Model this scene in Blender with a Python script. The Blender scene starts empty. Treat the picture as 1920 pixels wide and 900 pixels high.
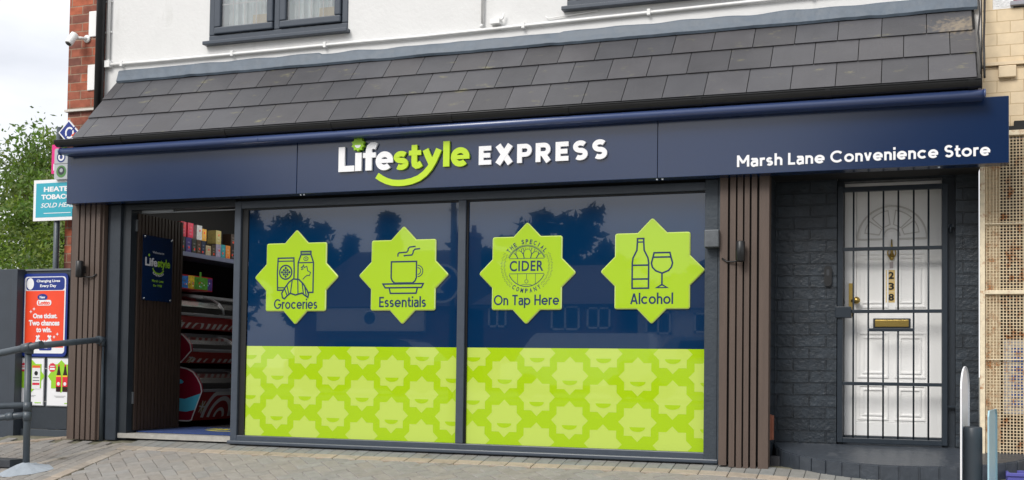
import bpy, bmesh, math, random
from mathutils import Matrix, Vector, noise
R = math.radians
PI = math.pi
SC = bpy.context.scene
COL = SC.collection
rnd = random.Random(7)

# ------------------------------------------------------------------ camera
cd = bpy.data.cameras.new('camera'); cam = bpy.data.objects.new('camera', cd); COL.objects.link(cam)
rt = Vector((0.942411, 0.334182, 0.013546)); dn = Vector((0.001062, 0.037511, -0.999296)); fw = Vector((-0.334455, 0.941762, 0.034995))
m = Matrix.Identity(4)
for i in range(3):
    m[i][0] = rt[i]; m[i][1] = -dn[i]; m[i][2] = -fw[i]
m[0][3], m[1][3], m[2][3] = 0.0, -8.05855, 0.64556
cam.matrix_world = m
cd.sensor_fit = 'HORIZONTAL'; cd.sensor_width = 36.0; cd.lens = 2133.87 / 1920 * 36
cd.shift_y = (616.05 - 450) / 1920
cd.clip_start = 0.05; cd.clip_end = 2000
SC.camera = cam

# ------------------------------------------------------------------ world: overcast sky
SUN_EL, SUN_AZ = 42.0, 200.0      # azimuth clockwise from +Y: behind the camera, a little to its left
w = bpy.data.worlds.new('World'); SC.world = w; w.use_nodes = True
nt = w.node_tree; N = nt.nodes; LK = nt.links; N.clear()
out = N.new('ShaderNodeOutputWorld'); bg = N.new('ShaderNodeBackground'); sky = N.new('ShaderNodeTexSky')
sky.sky_type = 'NISHITA'; sky.sun_disc = False; sky.sun_elevation = R(SUN_EL); sky.sun_rotation = R(SUN_AZ)
sky.air_density = 1.0; sky.dust_density = 3.0
tc = N.new('ShaderNodeTexCoord'); mp = N.new('ShaderNodeMapping'); mp.inputs['Scale'].default_value = (1.6, 1.6, 5.0)
mp.inputs['Location'].default_value = (0.7, 0.2, 0.4)
nz = N.new('ShaderNodeTexNoise'); nz.inputs['Scale'].default_value = 1.3; nz.inputs['Detail'].default_value = 6; nz.inputs['Roughness'].default_value = .5
cr = N.new('ShaderNodeValToRGB')
cr.color_ramp.elements[0].position = .34; cr.color_ramp.elements[0].color = (5.9, 6.1, 6.6, 1)
cr.color_ramp.elements[1].position = .60; cr.color_ramp.elements[1].color = (9.0, 9.1, 9.3, 1)
mx = N.new('ShaderNodeMix'); mx.data_type = 'RGBA'; mx.inputs[0].default_value = .93
LK.new(tc.outputs['Generated'], mp.inputs['Vector']); LK.new(mp.outputs[0], nz.inputs['Vector']); LK.new(nz.outputs['Fac'], cr.inputs[0])
LK.new(sky.outputs[0], mx.inputs[6]); LK.new(cr.outputs[0], mx.inputs[7]); LK.new(mx.outputs[2], bg.inputs['Color'])
bg.inputs['Strength'].default_value = 0.10
LK.new(bg.outputs[0], out.inputs['Surface'])

sd = bpy.data.lights.new('sun', 'SUN'); sd.energy = 1.7; sd.angle = R(25); sd.color = (1.0, .965, .91)
sun = bpy.data.objects.new('sun', sd); COL.objects.link(sun)
az, el = R(SUN_AZ), R(SUN_EL)
sdir = Vector((math.sin(az) * math.cos(el), math.cos(az) * math.cos(el), math.sin(el)))
sun.rotation_euler = sdir.to_track_quat('Z', 'Y').to_euler(); sun.location = (0, 0, 20)

SC.view_settings.view_transform = 'Standard'; SC.view_settings.look = 'None'
SC.view_settings.exposure = 0.54; SC.view_settings.gamma = 1.0; SC.view_settings.use_curve_mapping = False
SC.cycles.max_bounces = 8; SC.cycles.transparent_max_bounces = 12
SC.cycles.sample_clamp_indirect = 4.0

# ------------------------------------------------------------------ colours and materials
def S(r, g, b):
    f = lambda c: (c / 255) / 12.92 if c <= 10 else (((c / 255) + .055) / 1.055) ** 2.4
    return (f(r), f(g), f(b), 1)
MATS = {}
def mat(name, col=(.5, .5, .5, 1), rough=.6, spec=.5, metal=0, var=0.0, scale=8, bump=0.0, bscale=60, coat=0, attr=False, dirt=None, stretch=(1, 1, 1), emit=None):
    if name in MATS: return MATS[name]
    M = bpy.data.materials.new(name); M.use_nodes = True; t = M.node_tree; n = t.nodes; l = t.links
    b = n['Principled BSDF']; b.inputs['Roughness'].default_value = rough; b.inputs['Metallic'].default_value = metal
    b.inputs['Specular IOR Level'].default_value = spec; b.inputs['Base Color'].default_value = col
    if coat: b.inputs['Coat Weight'].default_value = coat; b.inputs['Coat Roughness'].default_value = .02
    if emit: b.inputs['Emission Color'].default_value = emit[:4]; b.inputs['Emission Strength'].default_value = emit[4]
    co = n.new('ShaderNodeTexCoord'); mpn = n.new('ShaderNodeMapping'); mpn.inputs['Scale'].default_value = stretch; l.new(co.outputs['Object'], mpn.inputs[0])
    src = None
    if attr:
        a = n.new('ShaderNodeAttribute'); a.attribute_name = 'tint'; src = a.outputs['Color']
    if var:
        z = n.new('ShaderNodeTexNoise'); z.inputs['Scale'].default_value = scale; z.inputs['Detail'].default_value = 5; z.inputs['Roughness'].default_value = .6
        l.new(mpn.outputs[0], z.inputs['Vector'])
        r = n.new('ShaderNodeMapRange'); r.inputs['From Min'].default_value = .3; r.inputs['From Max'].default_value = .7
        r.inputs['To Min'].default_value = 1 - var; r.inputs['To Max'].default_value = 1 + var; l.new(z.outputs['Fac'], r.inputs['Value'])
        v = n.new('ShaderNodeVectorMath'); v.operation = 'SCALE'
        if src: l.new(src, v.inputs[0])
        else: v.inputs[0].default_value = col[:3]
        l.new(r.outputs[0], v.inputs['Scale']); src = v.outputs[0]
        rr = n.new('ShaderNodeMapRange'); rr.inputs['To Min'].default_value = max(0, rough - .12 * min(1, var * 5)); rr.inputs['To Max'].default_value = min(1, rough + .12 * min(1, var * 5))
        l.new(z.outputs['Fac'], rr.inputs['Value']); l.new(rr.outputs[0], b.inputs['Roughness'])
    if dirt:   # (colour, scale, threshold, stretch)
        dc, ds, dt, dst = dirt
        m2 = n.new('ShaderNodeMapping'); m2.inputs['Scale'].default_value = dst; l.new(co.outputs['Object'], m2.inputs[0])
        z2 = n.new('ShaderNodeTexNoise'); z2.inputs['Scale'].default_value = ds; z2.inputs['Detail'].default_value = 7; z2.inputs['Roughness'].default_value = .65
        l.new(m2.outputs[0], z2.inputs['Vector'])
        r2 = n.new('ShaderNodeMapRange'); r2.inputs['From Min'].default_value = dt; r2.inputs['From Max'].default_value = dt + .14; l.new(z2.outputs['Fac'], r2.inputs['Value'])
        x = n.new('ShaderNodeMix'); x.data_type = 'RGBA'; l.new(r2.outputs[0], x.inputs[0]); x.inputs[7].default_value = dc
        if src: l.new(src, x.inputs[6])
        else: x.inputs[6].default_value = col
        src = x.outputs[2]
    if src: l.new(src, b.inputs['Base Color'])
    if bump:
        z3 = n.new('ShaderNodeTexNoise'); z3.inputs['Scale'].default_value = bscale; z3.inputs['Detail'].default_value = 6; l.new(mpn.outputs[0], z3.inputs['Vector'])
        bp = n.new('ShaderNodeBump'); bp.inputs['Strength'].default_value = bump; bp.inputs['Distance'].default_value = .01
        l.new(z3.outputs['Fac'], bp.inputs['Height']); l.new(bp.outputs[0], b.inputs['Normal'])
    MATS[name] = M; return M

def brickmat(name, c1, c2, mortar, bw=.215, bh=.073, mo=.010, rough=.8, bump=.6, swap=False, off=(0, 0, 0), spec=.3, nb=.25, plane='XZ', wob=.008, vr=(.72, 1.25)):
    """brick wall in object space; plane XZ for walls facing the street, YZ for returns"""
    M = bpy.data.materials.new(name); M.use_nodes = True; t = M.node_tree; n = t.nodes; l = t.links
    b = n['Principled BSDF']; b.inputs['Roughness'].default_value = rough; b.inputs['Specular IOR Level'].default_value = spec
    co = n.new('ShaderNodeTexCoord'); sp = n.new('ShaderNodeSeparateXYZ'); l.new(co.outputs['Object'], sp.inputs[0])
    cb = n.new('ShaderNodeCombineXYZ'); l.new(sp.outputs[0 if plane == 'XZ' else 1], cb.inputs[0]); l.new(sp.outputs[2], cb.inputs[1])
    mp = n.new('ShaderNodeMapping'); mp.inputs['Location'].default_value = off; l.new(cb.outputs[0], mp.inputs[0])
    nz = n.new('ShaderNodeTexNoise'); nz.inputs['Scale'].default_value = 14; nz.inputs['Detail'].default_value = 4; l.new(co.outputs['Object'], nz.inputs['Vector'])
    dsp = n.new('ShaderNodeVectorMath'); dsp.operation = 'MULTIPLY_ADD'; l.new(nz.outputs['Color'], dsp.inputs[0]); dsp.inputs[1].default_value = (wob, wob, 0); l.new(mp.outputs[0], dsp.inputs[2])
    k = n.new('ShaderNodeTexBrick'); l.new(dsp.outputs[0], k.inputs['Vector']); k.inputs['Scale'].default_value = 1
    k.inputs['Brick Width'].default_value = bw + mo; k.inputs['Row Height'].default_value = bh + mo; k.inputs['Mortar Size'].default_value = mo * .5
    k.inputs['Mortar Smooth'].default_value = .35; k.inputs['Bias'].default_value = 0
    k.inputs['Color1'].default_value = c1; k.inputs['Color2'].default_value = c2; k.inputs['Mortar'].default_value = mortar
    r = n.new('ShaderNodeMapRange'); r.inputs['From Min'].default_value = .3; r.inputs['From Max'].default_value = .7; r.inputs['To Min'].default_value = vr[0]; r.inputs['To Max'].default_value = vr[1]
    l.new(nz.outputs['Fac'], r.inputs['Value'])
    v = n.new('ShaderNodeVectorMath'); v.operation = 'SCALE'; l.new(k.outputs['Color'], v.inputs[0]); l.new(r.outputs[0], v.inputs['Scale']); l.new(v.outputs[0], b.inputs['Base Color'])
    n3 = n.new('ShaderNodeTexNoise'); n3.inputs['Scale'].default_value = 45; n3.inputs['Detail'].default_value = 6; l.new(co.outputs['Object'], n3.inputs['Vector'])
    h = n.new('ShaderNodeMath'); h.operation = 'MULTIPLY_ADD'; l.new(k.outputs['Fac'], h.inputs[0]); h.inputs[1].default_value = -1.0
    s = n.new('ShaderNodeMath'); s.operation = 'MULTIPLY'; l.new(n3.outputs['Fac'], s.inputs[0]); s.inputs[1].default_value = nb; l.new(s.outputs[0], h.inputs[2])
    bp = n.new('ShaderNodeBump'); bp.inputs['Strength'].default_value = bump; bp.inputs['Distance'].default_value = .012; l.new(h.outputs[0], bp.inputs['Height']); l.new(bp.outputs[0], b.inputs['Normal'])
    MATS[name] = M; return M

def glassmat(name, tint=(1, 1, 1, 1), refl=.10, rough=0.0):
    M = bpy.data.materials.new(name); M.use_nodes = True; t = M.node_tree; n = t.nodes; l = t.links; n.clear()
    o = n.new('ShaderNodeOutputMaterial'); tr = n.new('ShaderNodeBsdfTransparent'); tr.inputs[0].default_value = tint
    g = n.new('ShaderNodeBsdfGlossy'); g.inputs['Roughness'].default_value = rough; f = n.new('ShaderNodeFresnel'); f.inputs['IOR'].default_value = 1.5
    a = n.new('ShaderNodeMath'); a.operation = 'ADD'; l.new(f.outputs[0], a.inputs[0]); a.inputs[1].default_value = refl
    x = n.new('ShaderNodeMixShader'); l.new(a.outputs[0], x.inputs[0]); l.new(tr.outputs[0], x.inputs[1]); l.new(g.outputs[0], x.inputs[2]); l.new(x.outputs[0], o.inputs[0])
    MATS[name] = M; return M

def leafmat(name, c):
    M = bpy.data.materials.new(name); M.use_nodes = True; t = M.node_tree; n = t.nodes; l = t.links; n.clear()
    o = n.new('ShaderNodeOutputMaterial'); a = n.new('ShaderNodeAttribute'); a.attribute_name = 'tint'
    v = n.new('ShaderNodeVectorMath'); v.operation = 'MULTIPLY'; v.inputs[1].default_value = c[:3]; l.new(a.outputs['Color'], v.inputs[0])
    d = n.new('ShaderNodeBsdfPrincipled'); d.inputs['Roughness'].default_value = .55; d.inputs['Specular IOR Level'].default_value = .35; l.new(v.outputs[0], d.inputs['Base Color'])
    tl = n.new('ShaderNodeBsdfTranslucent'); v2 = n.new('ShaderNodeVectorMath'); v2.operation = 'MULTIPLY'; v2.inputs[1].default_value = (1.2, 1.35, .5); l.new(v.outputs[0], v2.inputs[0]); l.new(v2.outputs[0], tl.inputs[0])
    x = n.new('ShaderNodeMixShader'); x.inputs[0].default_value = .35; l.new(d.outputs[0], x.inputs[1]); l.new(tl.outputs[0], x.inputs[2]); l.new(x.outputs[0], o.inputs[0])
    MATS[name] = M; return M

LIME = S(176, 212, 28)
M_white = mat('white_render', (.71, .71, .705, 1), .75, var=.03, scale=3, bump=.25, bscale=35, dirt=((.58, .58, .56, 1), 3.0, .62, (1, 1, .22)))
M_wpaint = mat('white_paint', (.85, .85, .84, 1), .45)
M_anth = mat('anthracite_frame', S(64, 72, 83), .38, var=.06, scale=20)
M_anthd = mat('dark_grey_paint', S(40, 48, 57), .5, var=.10, scale=14, bump=.15, bscale=50)
M_pilpaint = mat('worn_grey_pilaster_paint', S(50, 59, 68), .5, var=.10, scale=14, bump=.25, bscale=45, dirt=(S(150, 155, 160), 26, .68, (1, 1, .5)))
M_black = mat('black_plastic', S(24, 25, 27), .4, var=.1, scale=10)
M_soffit = mat('soffit_black', S(20, 21, 23), .7)
M_navy = mat('navy_sign_panel', S(8, 36, 74), .18, spec=.9, var=.03, scale=1.5)
M_tube = mat('navy_awning_metal', S(56, 74, 118), .32, spec=1.0, var=.03, scale=3)
M_lime = mat('lime_acrylic', S(164, 200, 18), .30, coat=.8)
M_edge = mat('acrylic_edge_painted_highlight', S(206, 228, 120), .15, spec=1.0, coat=1.0)  # pale colour paints in the sky highlight along the star stickers' chamfers
M_limes = mat('lime_letter', S(186, 218, 42), .35)
M_wlet = mat('white_letter', (.85, .85, .87, 1), .35)
M_slate = mat('roof_slate', S(96, 92, 96), .40, spec=.55, attr=True, var=.10, scale=5, bump=.12, bscale=30, dirt=(S(122, 118, 92), 7.0, .61, (.8, 1.6, 2.2)))
_n = M_slate.node_tree.nodes; _l = M_slate.node_tree.links; _b = _n['Principled BSDF']; _src = _b.inputs['Base Color'].links[0].from_socket
_tc = _n.new('ShaderNodeTexCoord'); _d = _n.new('ShaderNodeVectorMath'); _d.operation = 'MULTIPLY_ADD'; _d.inputs[1].default_value = (3.6, 0, 8.5); _d.inputs[2].default_value = (-.97, 0, -25.6); _l.new(_tc.outputs['Object'], _d.inputs[0])
_e = _n.new('ShaderNodeVectorMath'); _e.operation = 'LENGTH'; _l.new(_d.outputs[0], _e.inputs[0])
_z = _n.new('ShaderNodeTexNoise'); _z.inputs['Scale'].default_value = 34; _z.inputs['Detail'].default_value = 6; _l.new(_tc.outputs['Object'], _z.inputs['Vector'])
_a = _n.new('ShaderNodeMath'); _a.operation = 'MULTIPLY_ADD'; _a.inputs[1].default_value = -.55; _l.new(_e.outputs['Value'], _a.inputs[0]); _l.new(_z.outputs['Fac'], _a.inputs[2])
_r = _n.new('ShaderNodeMapRange'); _r.inputs['From Min'].default_value = .12; _r.inputs['From Max'].default_value = .45; _r.inputs['To Max'].default_value = .42; _l.new(_a.outputs[0], _r.inputs['Value'])
_x = _n.new('ShaderNodeMix'); _x.data_type = 'RGBA'; _l.new(_r.outputs[0], _x.inputs[0]); _l.new(_src, _x.inputs[6]); _x.inputs[7].default_value = S(176, 158, 128); _l.new(_x.outputs[2], _b.inputs['Base Color'])
M_lead = mat('grey_painted_flashing', S(82, 94, 107), .5, var=.12, scale=12, bump=.5, bscale=14)
M_brown = mat('brown_composite_slats', S(86, 72, 64), .6, var=.12, scale=5, stretch=(6, 6, .5), bump=.15, bscale=40)
M_browngap = mat('slat_gap_black', S(14, 13, 13), .8)
M_dslat = mat('dark_brown_door_slats', S(58, 45, 38), .55, var=.12, scale=5, stretch=(6, 6, .5))
M_concr = mat('mossy_concrete', S(120, 112, 95), .9, var=.2, scale=9, bump=.4, bscale=30, dirt=(S(70, 84, 40), 6, .58, (1, 1, 1)))
M_brass = mat('brass', S(182, 156, 88), .28, metal=.9, var=.05, scale=20)
M_galv = mat('grey_painted_tube', S(66, 75, 83), .42, spec=.6, var=.10, scale=12, bump=.08, bscale=40)
M_cem = mat('grey_cement', S(150, 158, 166), .85, var=.12, scale=9, bump=.5, bscale=22)
M_vblue = mat('blue_window_film', S(4, 43, 78), .14, spec=.3, coat=1.0)
M_vlime = mat('lime_window_film', S(164, 200, 22), .14, spec=.3, coat=1.0)
M_vpale = mat('pale_lime_window_film', S(188, 210, 92), .14, spec=.3, coat=1.0)
for mm in (M_vblue, M_vlime, M_vpale):
    bb = mm.node_tree.nodes['Principled BSDF']; bb.inputs['Coat IOR'].default_value = 1.55; bb.inputs['Coat Roughness'].default_value = 0.0; bb.inputs['IOR'].default_value = 1.5; bb.inputs['Roughness'].default_value = .05
M_ink = mat('navy_ink', S(6, 42, 84), .4)
M_steel = mat('steel', S(170, 175, 180), .35, metal=.8)
M_dbrick = brickmat('navy_grey_painted_brick', S(33, 41, 49), S(44, 52, 60), S(32, 39, 46), mo=.012, rough=.42, bump=1.0, off=(.03, .02, 0), spec=.5, nb=.45, wob=.011)
M_dbrickY = brickmat('navy_grey_painted_brick_return', S(33, 41, 49), S(44, 52, 60), S(32, 39, 46), mo=.012, rough=.42, bump=1.0, off=(.07, .02, 0), spec=.5, plane='YZ')
M_rbrick = brickmat('red_brick', S(176, 98, 72), S(112, 74, 66), S(150, 124, 106), bw=.225, bh=.066, mo=.012, rough=.85, bump=.5, off=(.05, .0, 0))
M_cbrick = brickmat('cream_painted_brick', S(224, 204, 172), S(219, 198, 164), S(190, 166, 130), vr=(.92, 1.06), bw=.16, bh=.075, mo=.006, rough=.6, bump=.3, off=(.06, .03, 0))
M_curt = mat('net_curtain', (.84, .91, .91, 1), .8)
M_glass = glassmat('window_glass', refl=.03)
M_cglass = glassmat('freezer_glass', (.8, .85, .88, 1), refl=.5, rough=.18)

# ------------------------------------------------------------------ object helpers
def tag(o, label=None, cat=None, group=None, kind=None):
    if label: o['label'] = label
    if cat: o['category'] = cat
    if group: o['group'] = group
    if kind: o['kind'] = kind
    return o
def thing(name, label, cat, loc=(0, 0, 0), group=None):
    o = bpy.data.objects.new(name, None); COL.objects.link(o); o.location = loc; o.empty_display_size = .1
    return tag(o, label, cat, group)
def link(o, parent):
    COL.objects.link(o)
    if parent:
        o.parent = parent
        o.matrix_parent_inverse = Matrix.Translation(-Vector(parent.location)) if parent.type == 'EMPTY' else Matrix.Identity(4)
def copy_tree(o, parent=None):
    c = o.copy(); COL.objects.link(c)
    if parent: c.parent = parent
    for ch in list(o.children): copy_tree(ch, c)
    return c

class MB:
    def __init__(s): s.v = []; s.f = []; s.m = []; s.tint = None; s.t = []; s.sm = []
    def face(s, pts, mi=0, smooth=False):
        b = len(s.v); s.v += [tuple(p) for p in pts]; s.f.append(tuple(range(b, b + len(pts)))); s.m.append(mi); s.t.append(s.tint or (1, 1, 1)); s.sm.append(smooth)
    def box(s, x0, x1, y0, y1, z0, z1, mi=0):
        if x0 > x1: x0, x1 = x1, x0
        if y0 > y1: y0, y1 = y1, y0
        if z0 > z1: z0, z1 = z1, z0
        p = [(x, y, z) for z in (z0, z1) for y in (y0, y1) for x in (x0, x1)]
        b = len(s.v); s.v += p
        for q in ((0, 2, 3, 1), (4, 5, 7, 6), (0, 1, 5, 4), (2, 6, 7, 3), (0, 4, 6, 2), (1, 3, 7, 5)):
            s.f.append(tuple(b + i for i in q)); s.m.append(mi); s.t.append(s.tint or (1, 1, 1)); s.sm.append(False)
    def obox(s, c, ax, ay, az, mi=0):
        c, ax, ay, az = map(Vector, (c, ax, ay, az)); b = len(s.v)
        s.v += [tuple(c + i * ax + j * ay + k * az) for k in (-1, 1) for j in (-1, 1) for i in (-1, 1)]
        for q in ((0, 2, 3, 1), (4, 5, 7, 6), (0, 1, 5, 4), (2, 6, 7, 3), (0, 4, 6, 2), (1, 3, 7, 5)):
            s.f.append(tuple(b + i for i in q)); s.m.append(mi); s.t.append(s.tint or (1, 1, 1)); s.sm.append(False)
    def tube(s, pts, r, n=12, mi=0, caps=True):
        pts = [Vector(p) for p in pts]; rs = r if isinstance(r, (list, tuple)) else [r] * len(pts); rings = []
        up = None
        for i, p in enumerate(pts):
            d = (pts[min(i + 1, len(pts) - 1)] - pts[max(i - 1, 0)]).normalized()
            if up is None: up = Vector((0, 0, 1)) if abs(d.z) < .9 else Vector((1, 0, 0))
            a = d.cross(up).normalized(); c = a.cross(d).normalized(); up = c
            b = len(s.v); rings.append(b)
            s.v += [tuple(p + rs[i] * (math.cos(2 * PI * k / n) * a + math.sin(2 * PI * k / n) * c)) for k in range(n)]
        for i in range(len(pts) - 1):
            for k in range(n):
                s.f.append((rings[i] + k, rings[i] + (k + 1) % n, rings[i + 1] + (k + 1) % n, rings[i + 1] + k)); s.m.append(mi); s.t.append(s.tint or (1, 1, 1)); s.sm.append(True)
        if caps:
            for b, rev in ((rings[0], True), (rings[-1], False)):
                q = [b + k for k in range(n)]; s.f.append(tuple(reversed(q)) if rev else tuple(q)); s.m.append(mi); s.t.append(s.tint or (1, 1, 1)); s.sm.append(False)
    def lathe(s, prof, c, axis='Z', n=20, mi=0):
        """prof: (r, h) pairs, revolved about an axis through c"""
        rings = []
        for r, h in prof:
            b = len(s.v); rings.append(b)
            for k in range(n):
                a = 2 * PI * k / n; u, v_ = r * math.cos(a), r * math.sin(a)
                p = {'Z': (u, v_, h), 'Y': (u, h, v_), 'X': (h, u, v_)}[axis]
                s.v.append((c[0] + p[0], c[1] + p[1], c[2] + p[2]))
        for i in range(len(prof) - 1):
            for k in range(n):
                q = (rings[i] + k, rings[i] + (k + 1) % n, rings[i + 1] + (k + 1) % n, rings[i + 1] + k)
                s.f.append(q); s.m.append(mi); s.t.append(s.tint or (1, 1, 1)); s.sm.append(True)
    def build(s, name, mats, parent=None, bevel=0, autosmooth=True):
        me = bpy.data.meshes.new(name); me.from_pydata(s.v, [], s.f)
        if not isinstance(mats, (list, tuple)): mats = [mats]
        for x in mats: me.materials.append(x)
        me.polygons.foreach_set('material_index', s.m); me.polygons.foreach_set('use_smooth', s.sm)
        if any(t != (1, 1, 1) for t in s.t):
            at = me.color_attributes.new('tint', 'FLOAT_COLOR', 'CORNER'); buf = []
            for p, t in zip(me.polygons, s.t): buf += [t[0], t[1], t[2], 1.0] * p.loop_total
            at.data.foreach_set('color', buf)
        me.update()
        bmm = bmesh.new(); bmm.from_mesh(me)
        if len(bmm.faces) < 60000: bmesh.ops.recalc_face_normals(bmm, faces=bmm.faces)
        bmm.to_mesh(me); bmm.free()
        o = bpy.data.objects.new(name, me); link(o, parent)
        if bevel:
            bv = o.modifiers.new('bevel', 'BEVEL'); bv.width = bevel; bv.segments = 2; bv.limit_method = 'ANGLE'; bv.angle_limit = R(40)
        return o
def boxo(name, m_, parent, *b, bevel=0):
    q = MB(); q.box(*b); return q.build(name, m_, parent, bevel)

# flat artwork: polygons in a (u, v) plane raised by n, so print, letters and mouldings are real faces
class Art:
    def __init__(s, org=(0, 0, 0), u=(1, 0, 0), v=(0, 0, 1)):
        s.o = Vector(org); s.u = Vector(u).normalized(); s.v = Vector(v).normalized(); s.n = s.u.cross(s.v); s.mb = MB(); s.mats = []; s.k = 0
    def mi(s, m_):
        if m_ not in s.mats: s.mats.append(m_)
        return s.mats.index(m_)
    def P(s, a, b, n=0): return s.o + a * s.u + b * s.v + n * s.n
    def poly(s, pts, m_, lay=0, thick=0):
        # lay in 0.4 mm steps; thick gives sides
        k = s.mi(m_); n = lay * .0004; a2 = sum(pts[i][0] * pts[(i + 1) % len(pts)][1] - pts[(i + 1) % len(pts)][0] * pts[i][1] for i in range(len(pts)))
        if a2 < 0: pts = pts[::-1]
        s.mb.face([s.P(a, b, n) for a, b in pts], k)
        if thick:
            for i in range(len(pts)):
                p, q = pts[i], pts[(i + 1) % len(pts)]
                s.mb.face([s.P(*p, n), s.P(*p, n - thick), s.P(*q, n - thick), s.P(*q, n)], k)
    def rect(s, a0, b0, a1, b1, m_, lay=0, thick=0): s.poly([(a0, b0), (a1, b0), (a1, b1), (a0, b1)], m_, lay, thick)
    def rrect(s, a0, b0, a1, b1, r, m_, lay=0, thick=0):
        p = []
        for cx, cy, t0 in ((a1 - r, b1 - r, 0), (a0 + r, b1 - r, 90), (a0 + r, b0 + r, 180), (a1 - r, b0 + r, 270)):
            for t in range(0, 91, 15): p.append((cx + r * math.cos(R(t0 + t)), cy + r * math.sin(R(t0 + t))))
        s.poly(p, m_, lay, thick)
    def disc(s, cx, cy, r, m_, lay=0, thick=0, ry=None, n=24, a0=0, a1=360):
        ry = ry or r; full = a1 - a0 == 360
        s.poly([(cx + r * math.cos(R(a0 + (a1 - a0) * i / n)), cy + ry * math.sin(R(a0 + (a1 - a0) * i / n))) for i in range(n + (0 if full else 1))], m_, lay, thick)
    def rib(s, pts, w, m_, lay=0, thick=0, closed=False):
        s.k = (s.k + 1) % 7; lay = lay + s.k * .08
        n = len(pts); P_ = [Vector((p[0], p[1])) for p in pts]; L, Rr = [], []
        for i in range(n):
            a = P_[i - 1] if (i > 0 or closed) else None; b = P_[(i + 1) % n] if (i < n - 1 or closed) else None
            d1 = (P_[i] - a).normalized() if a is not None else None; d2 = (b - P_[i]).normalized() if b is not None else None
            d1 = d1 or d2; d2 = d2 or d1
            nn = Vector((-(d1 + d2).y, (d1 + d2).x))
            nn = nn.normalized() if nn.length > 1e-6 else Vector((-d1.y, d1.x))
            c = max(.4, nn.dot(Vector((-d1.y, d1.x))))
            L.append(P_[i] + nn * (w / 2 / c)); Rr.append(P_[i] - nn * (w / 2 / c))
        k = s.mi(m_); h = lay * .0004
        for i in range(n if closed else n - 1):
            j = (i + 1) % n
            s.mb.face([s.P(*Rr[i], h), s.P(*Rr[j], h), s.P(*L[j], h), s.P(*L[i], h)], k)
            if thick:
                s.mb.face([s.P(*Rr[i], h), s.P(*Rr[i], h - thick), s.P(*Rr[j], h - thick), s.P(*Rr[j], h)], k)
                s.mb.face([s.P(*L[i], h), s.P(*L[j], h), s.P(*L[j], h - thick), s.P(*L[i], h - thick)], k)
        if thick and not closed:
            for i in (0, n - 1): s.mb.face([s.P(*Rr[i], h), s.P(*L[i], h), s.P(*L[i], h - thick), s.P(*Rr[i], h - thick)], k)
    def arc(s, cx, cy, r, a0, a1, w, m_, lay=0, thick=0, ry=None, n=None):
        n = n or max(6, int(abs(a1 - a0) / 12)); ry = ry or r; cl = abs(a1 - a0) >= 360
        s.rib([(cx + r * math.cos(R(a0 + (a1 - a0) * i / n)), cy + ry * math.sin(R(a0 + (a1 - a0) * i / n))) for i in range(n + (0 if cl else 1))], w, m_, lay, thick, cl)
    def text(s, body, a0, a1, b0, b1, m_, lay=1, thick=0, bold=.0, shear=0, rot=0, xf=None, space=1.0):
        cu = bpy.data.curves.new('t', 'FONT'); cu.body = body; cu.size = 1; cu.offset = bold; cu.shear = shear; cu.extrude = .05 if thick else 0; cu.resolution_u = 4; cu.space_character = space; cu.align_x = 'CENTER'
        to = bpy.data.objects.new('t', cu); COL.objects.link(to); dg = bpy.context.evaluated_depsgraph_get(); dg.update()
        me = bpy.data.meshes.new_from_object(to.evaluated_get(dg)); bpy.data.objects.remove(to); bpy.data.curves.remove(cu)
        xs = [v.co.x for v in me.vertices]; ys = [v.co.y for v in me.vertices]
        if not xs: return
        sx = (a1 - a0) / (max(xs) - min(xs)); sy = (b1 - b0) / (max(ys) - min(ys)); k = s.mi(m_); base = len(s.mb.v)
        for v in me.vertices:
            a = (v.co.x - min(xs)) * sx + a0; b = (v.co.y - min(ys)) * sy + b0; h = lay * .0004 + ((v.co.z + .05) / .1 * thick if thick else 0)
            if xf: a, b = xf(a, b)
            s.mb.v.append(tuple(s.P(a, b, h)))
        for p in me.polygons:
            s.mb.f.append(tuple(base + i for i in p.vertices)); s.mb.m.append(k); s.mb.t.append((1, 1, 1)); s.mb.sm.append(False)
        bpy.data.meshes.remove(me)
    def build(s, name, parent=None, bevel=0):
        me = bpy.data.meshes.new(name); me.from_pydata(s.mb.v, [], s.mb.f)
        for x in s.mats: me.materials.append(x)
        me.polygons.foreach_set('material_index', s.mb.m); me.update()
        o = bpy.data.objects.new(name, me); link(o, parent)
        if bevel:
            bv = o.modifiers.new('bevel', 'BEVEL'); bv.width = bevel; bv.segments = 2; bv.limit_method = 'ANGLE'; bv.angle_limit = R(40)
        return o

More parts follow.
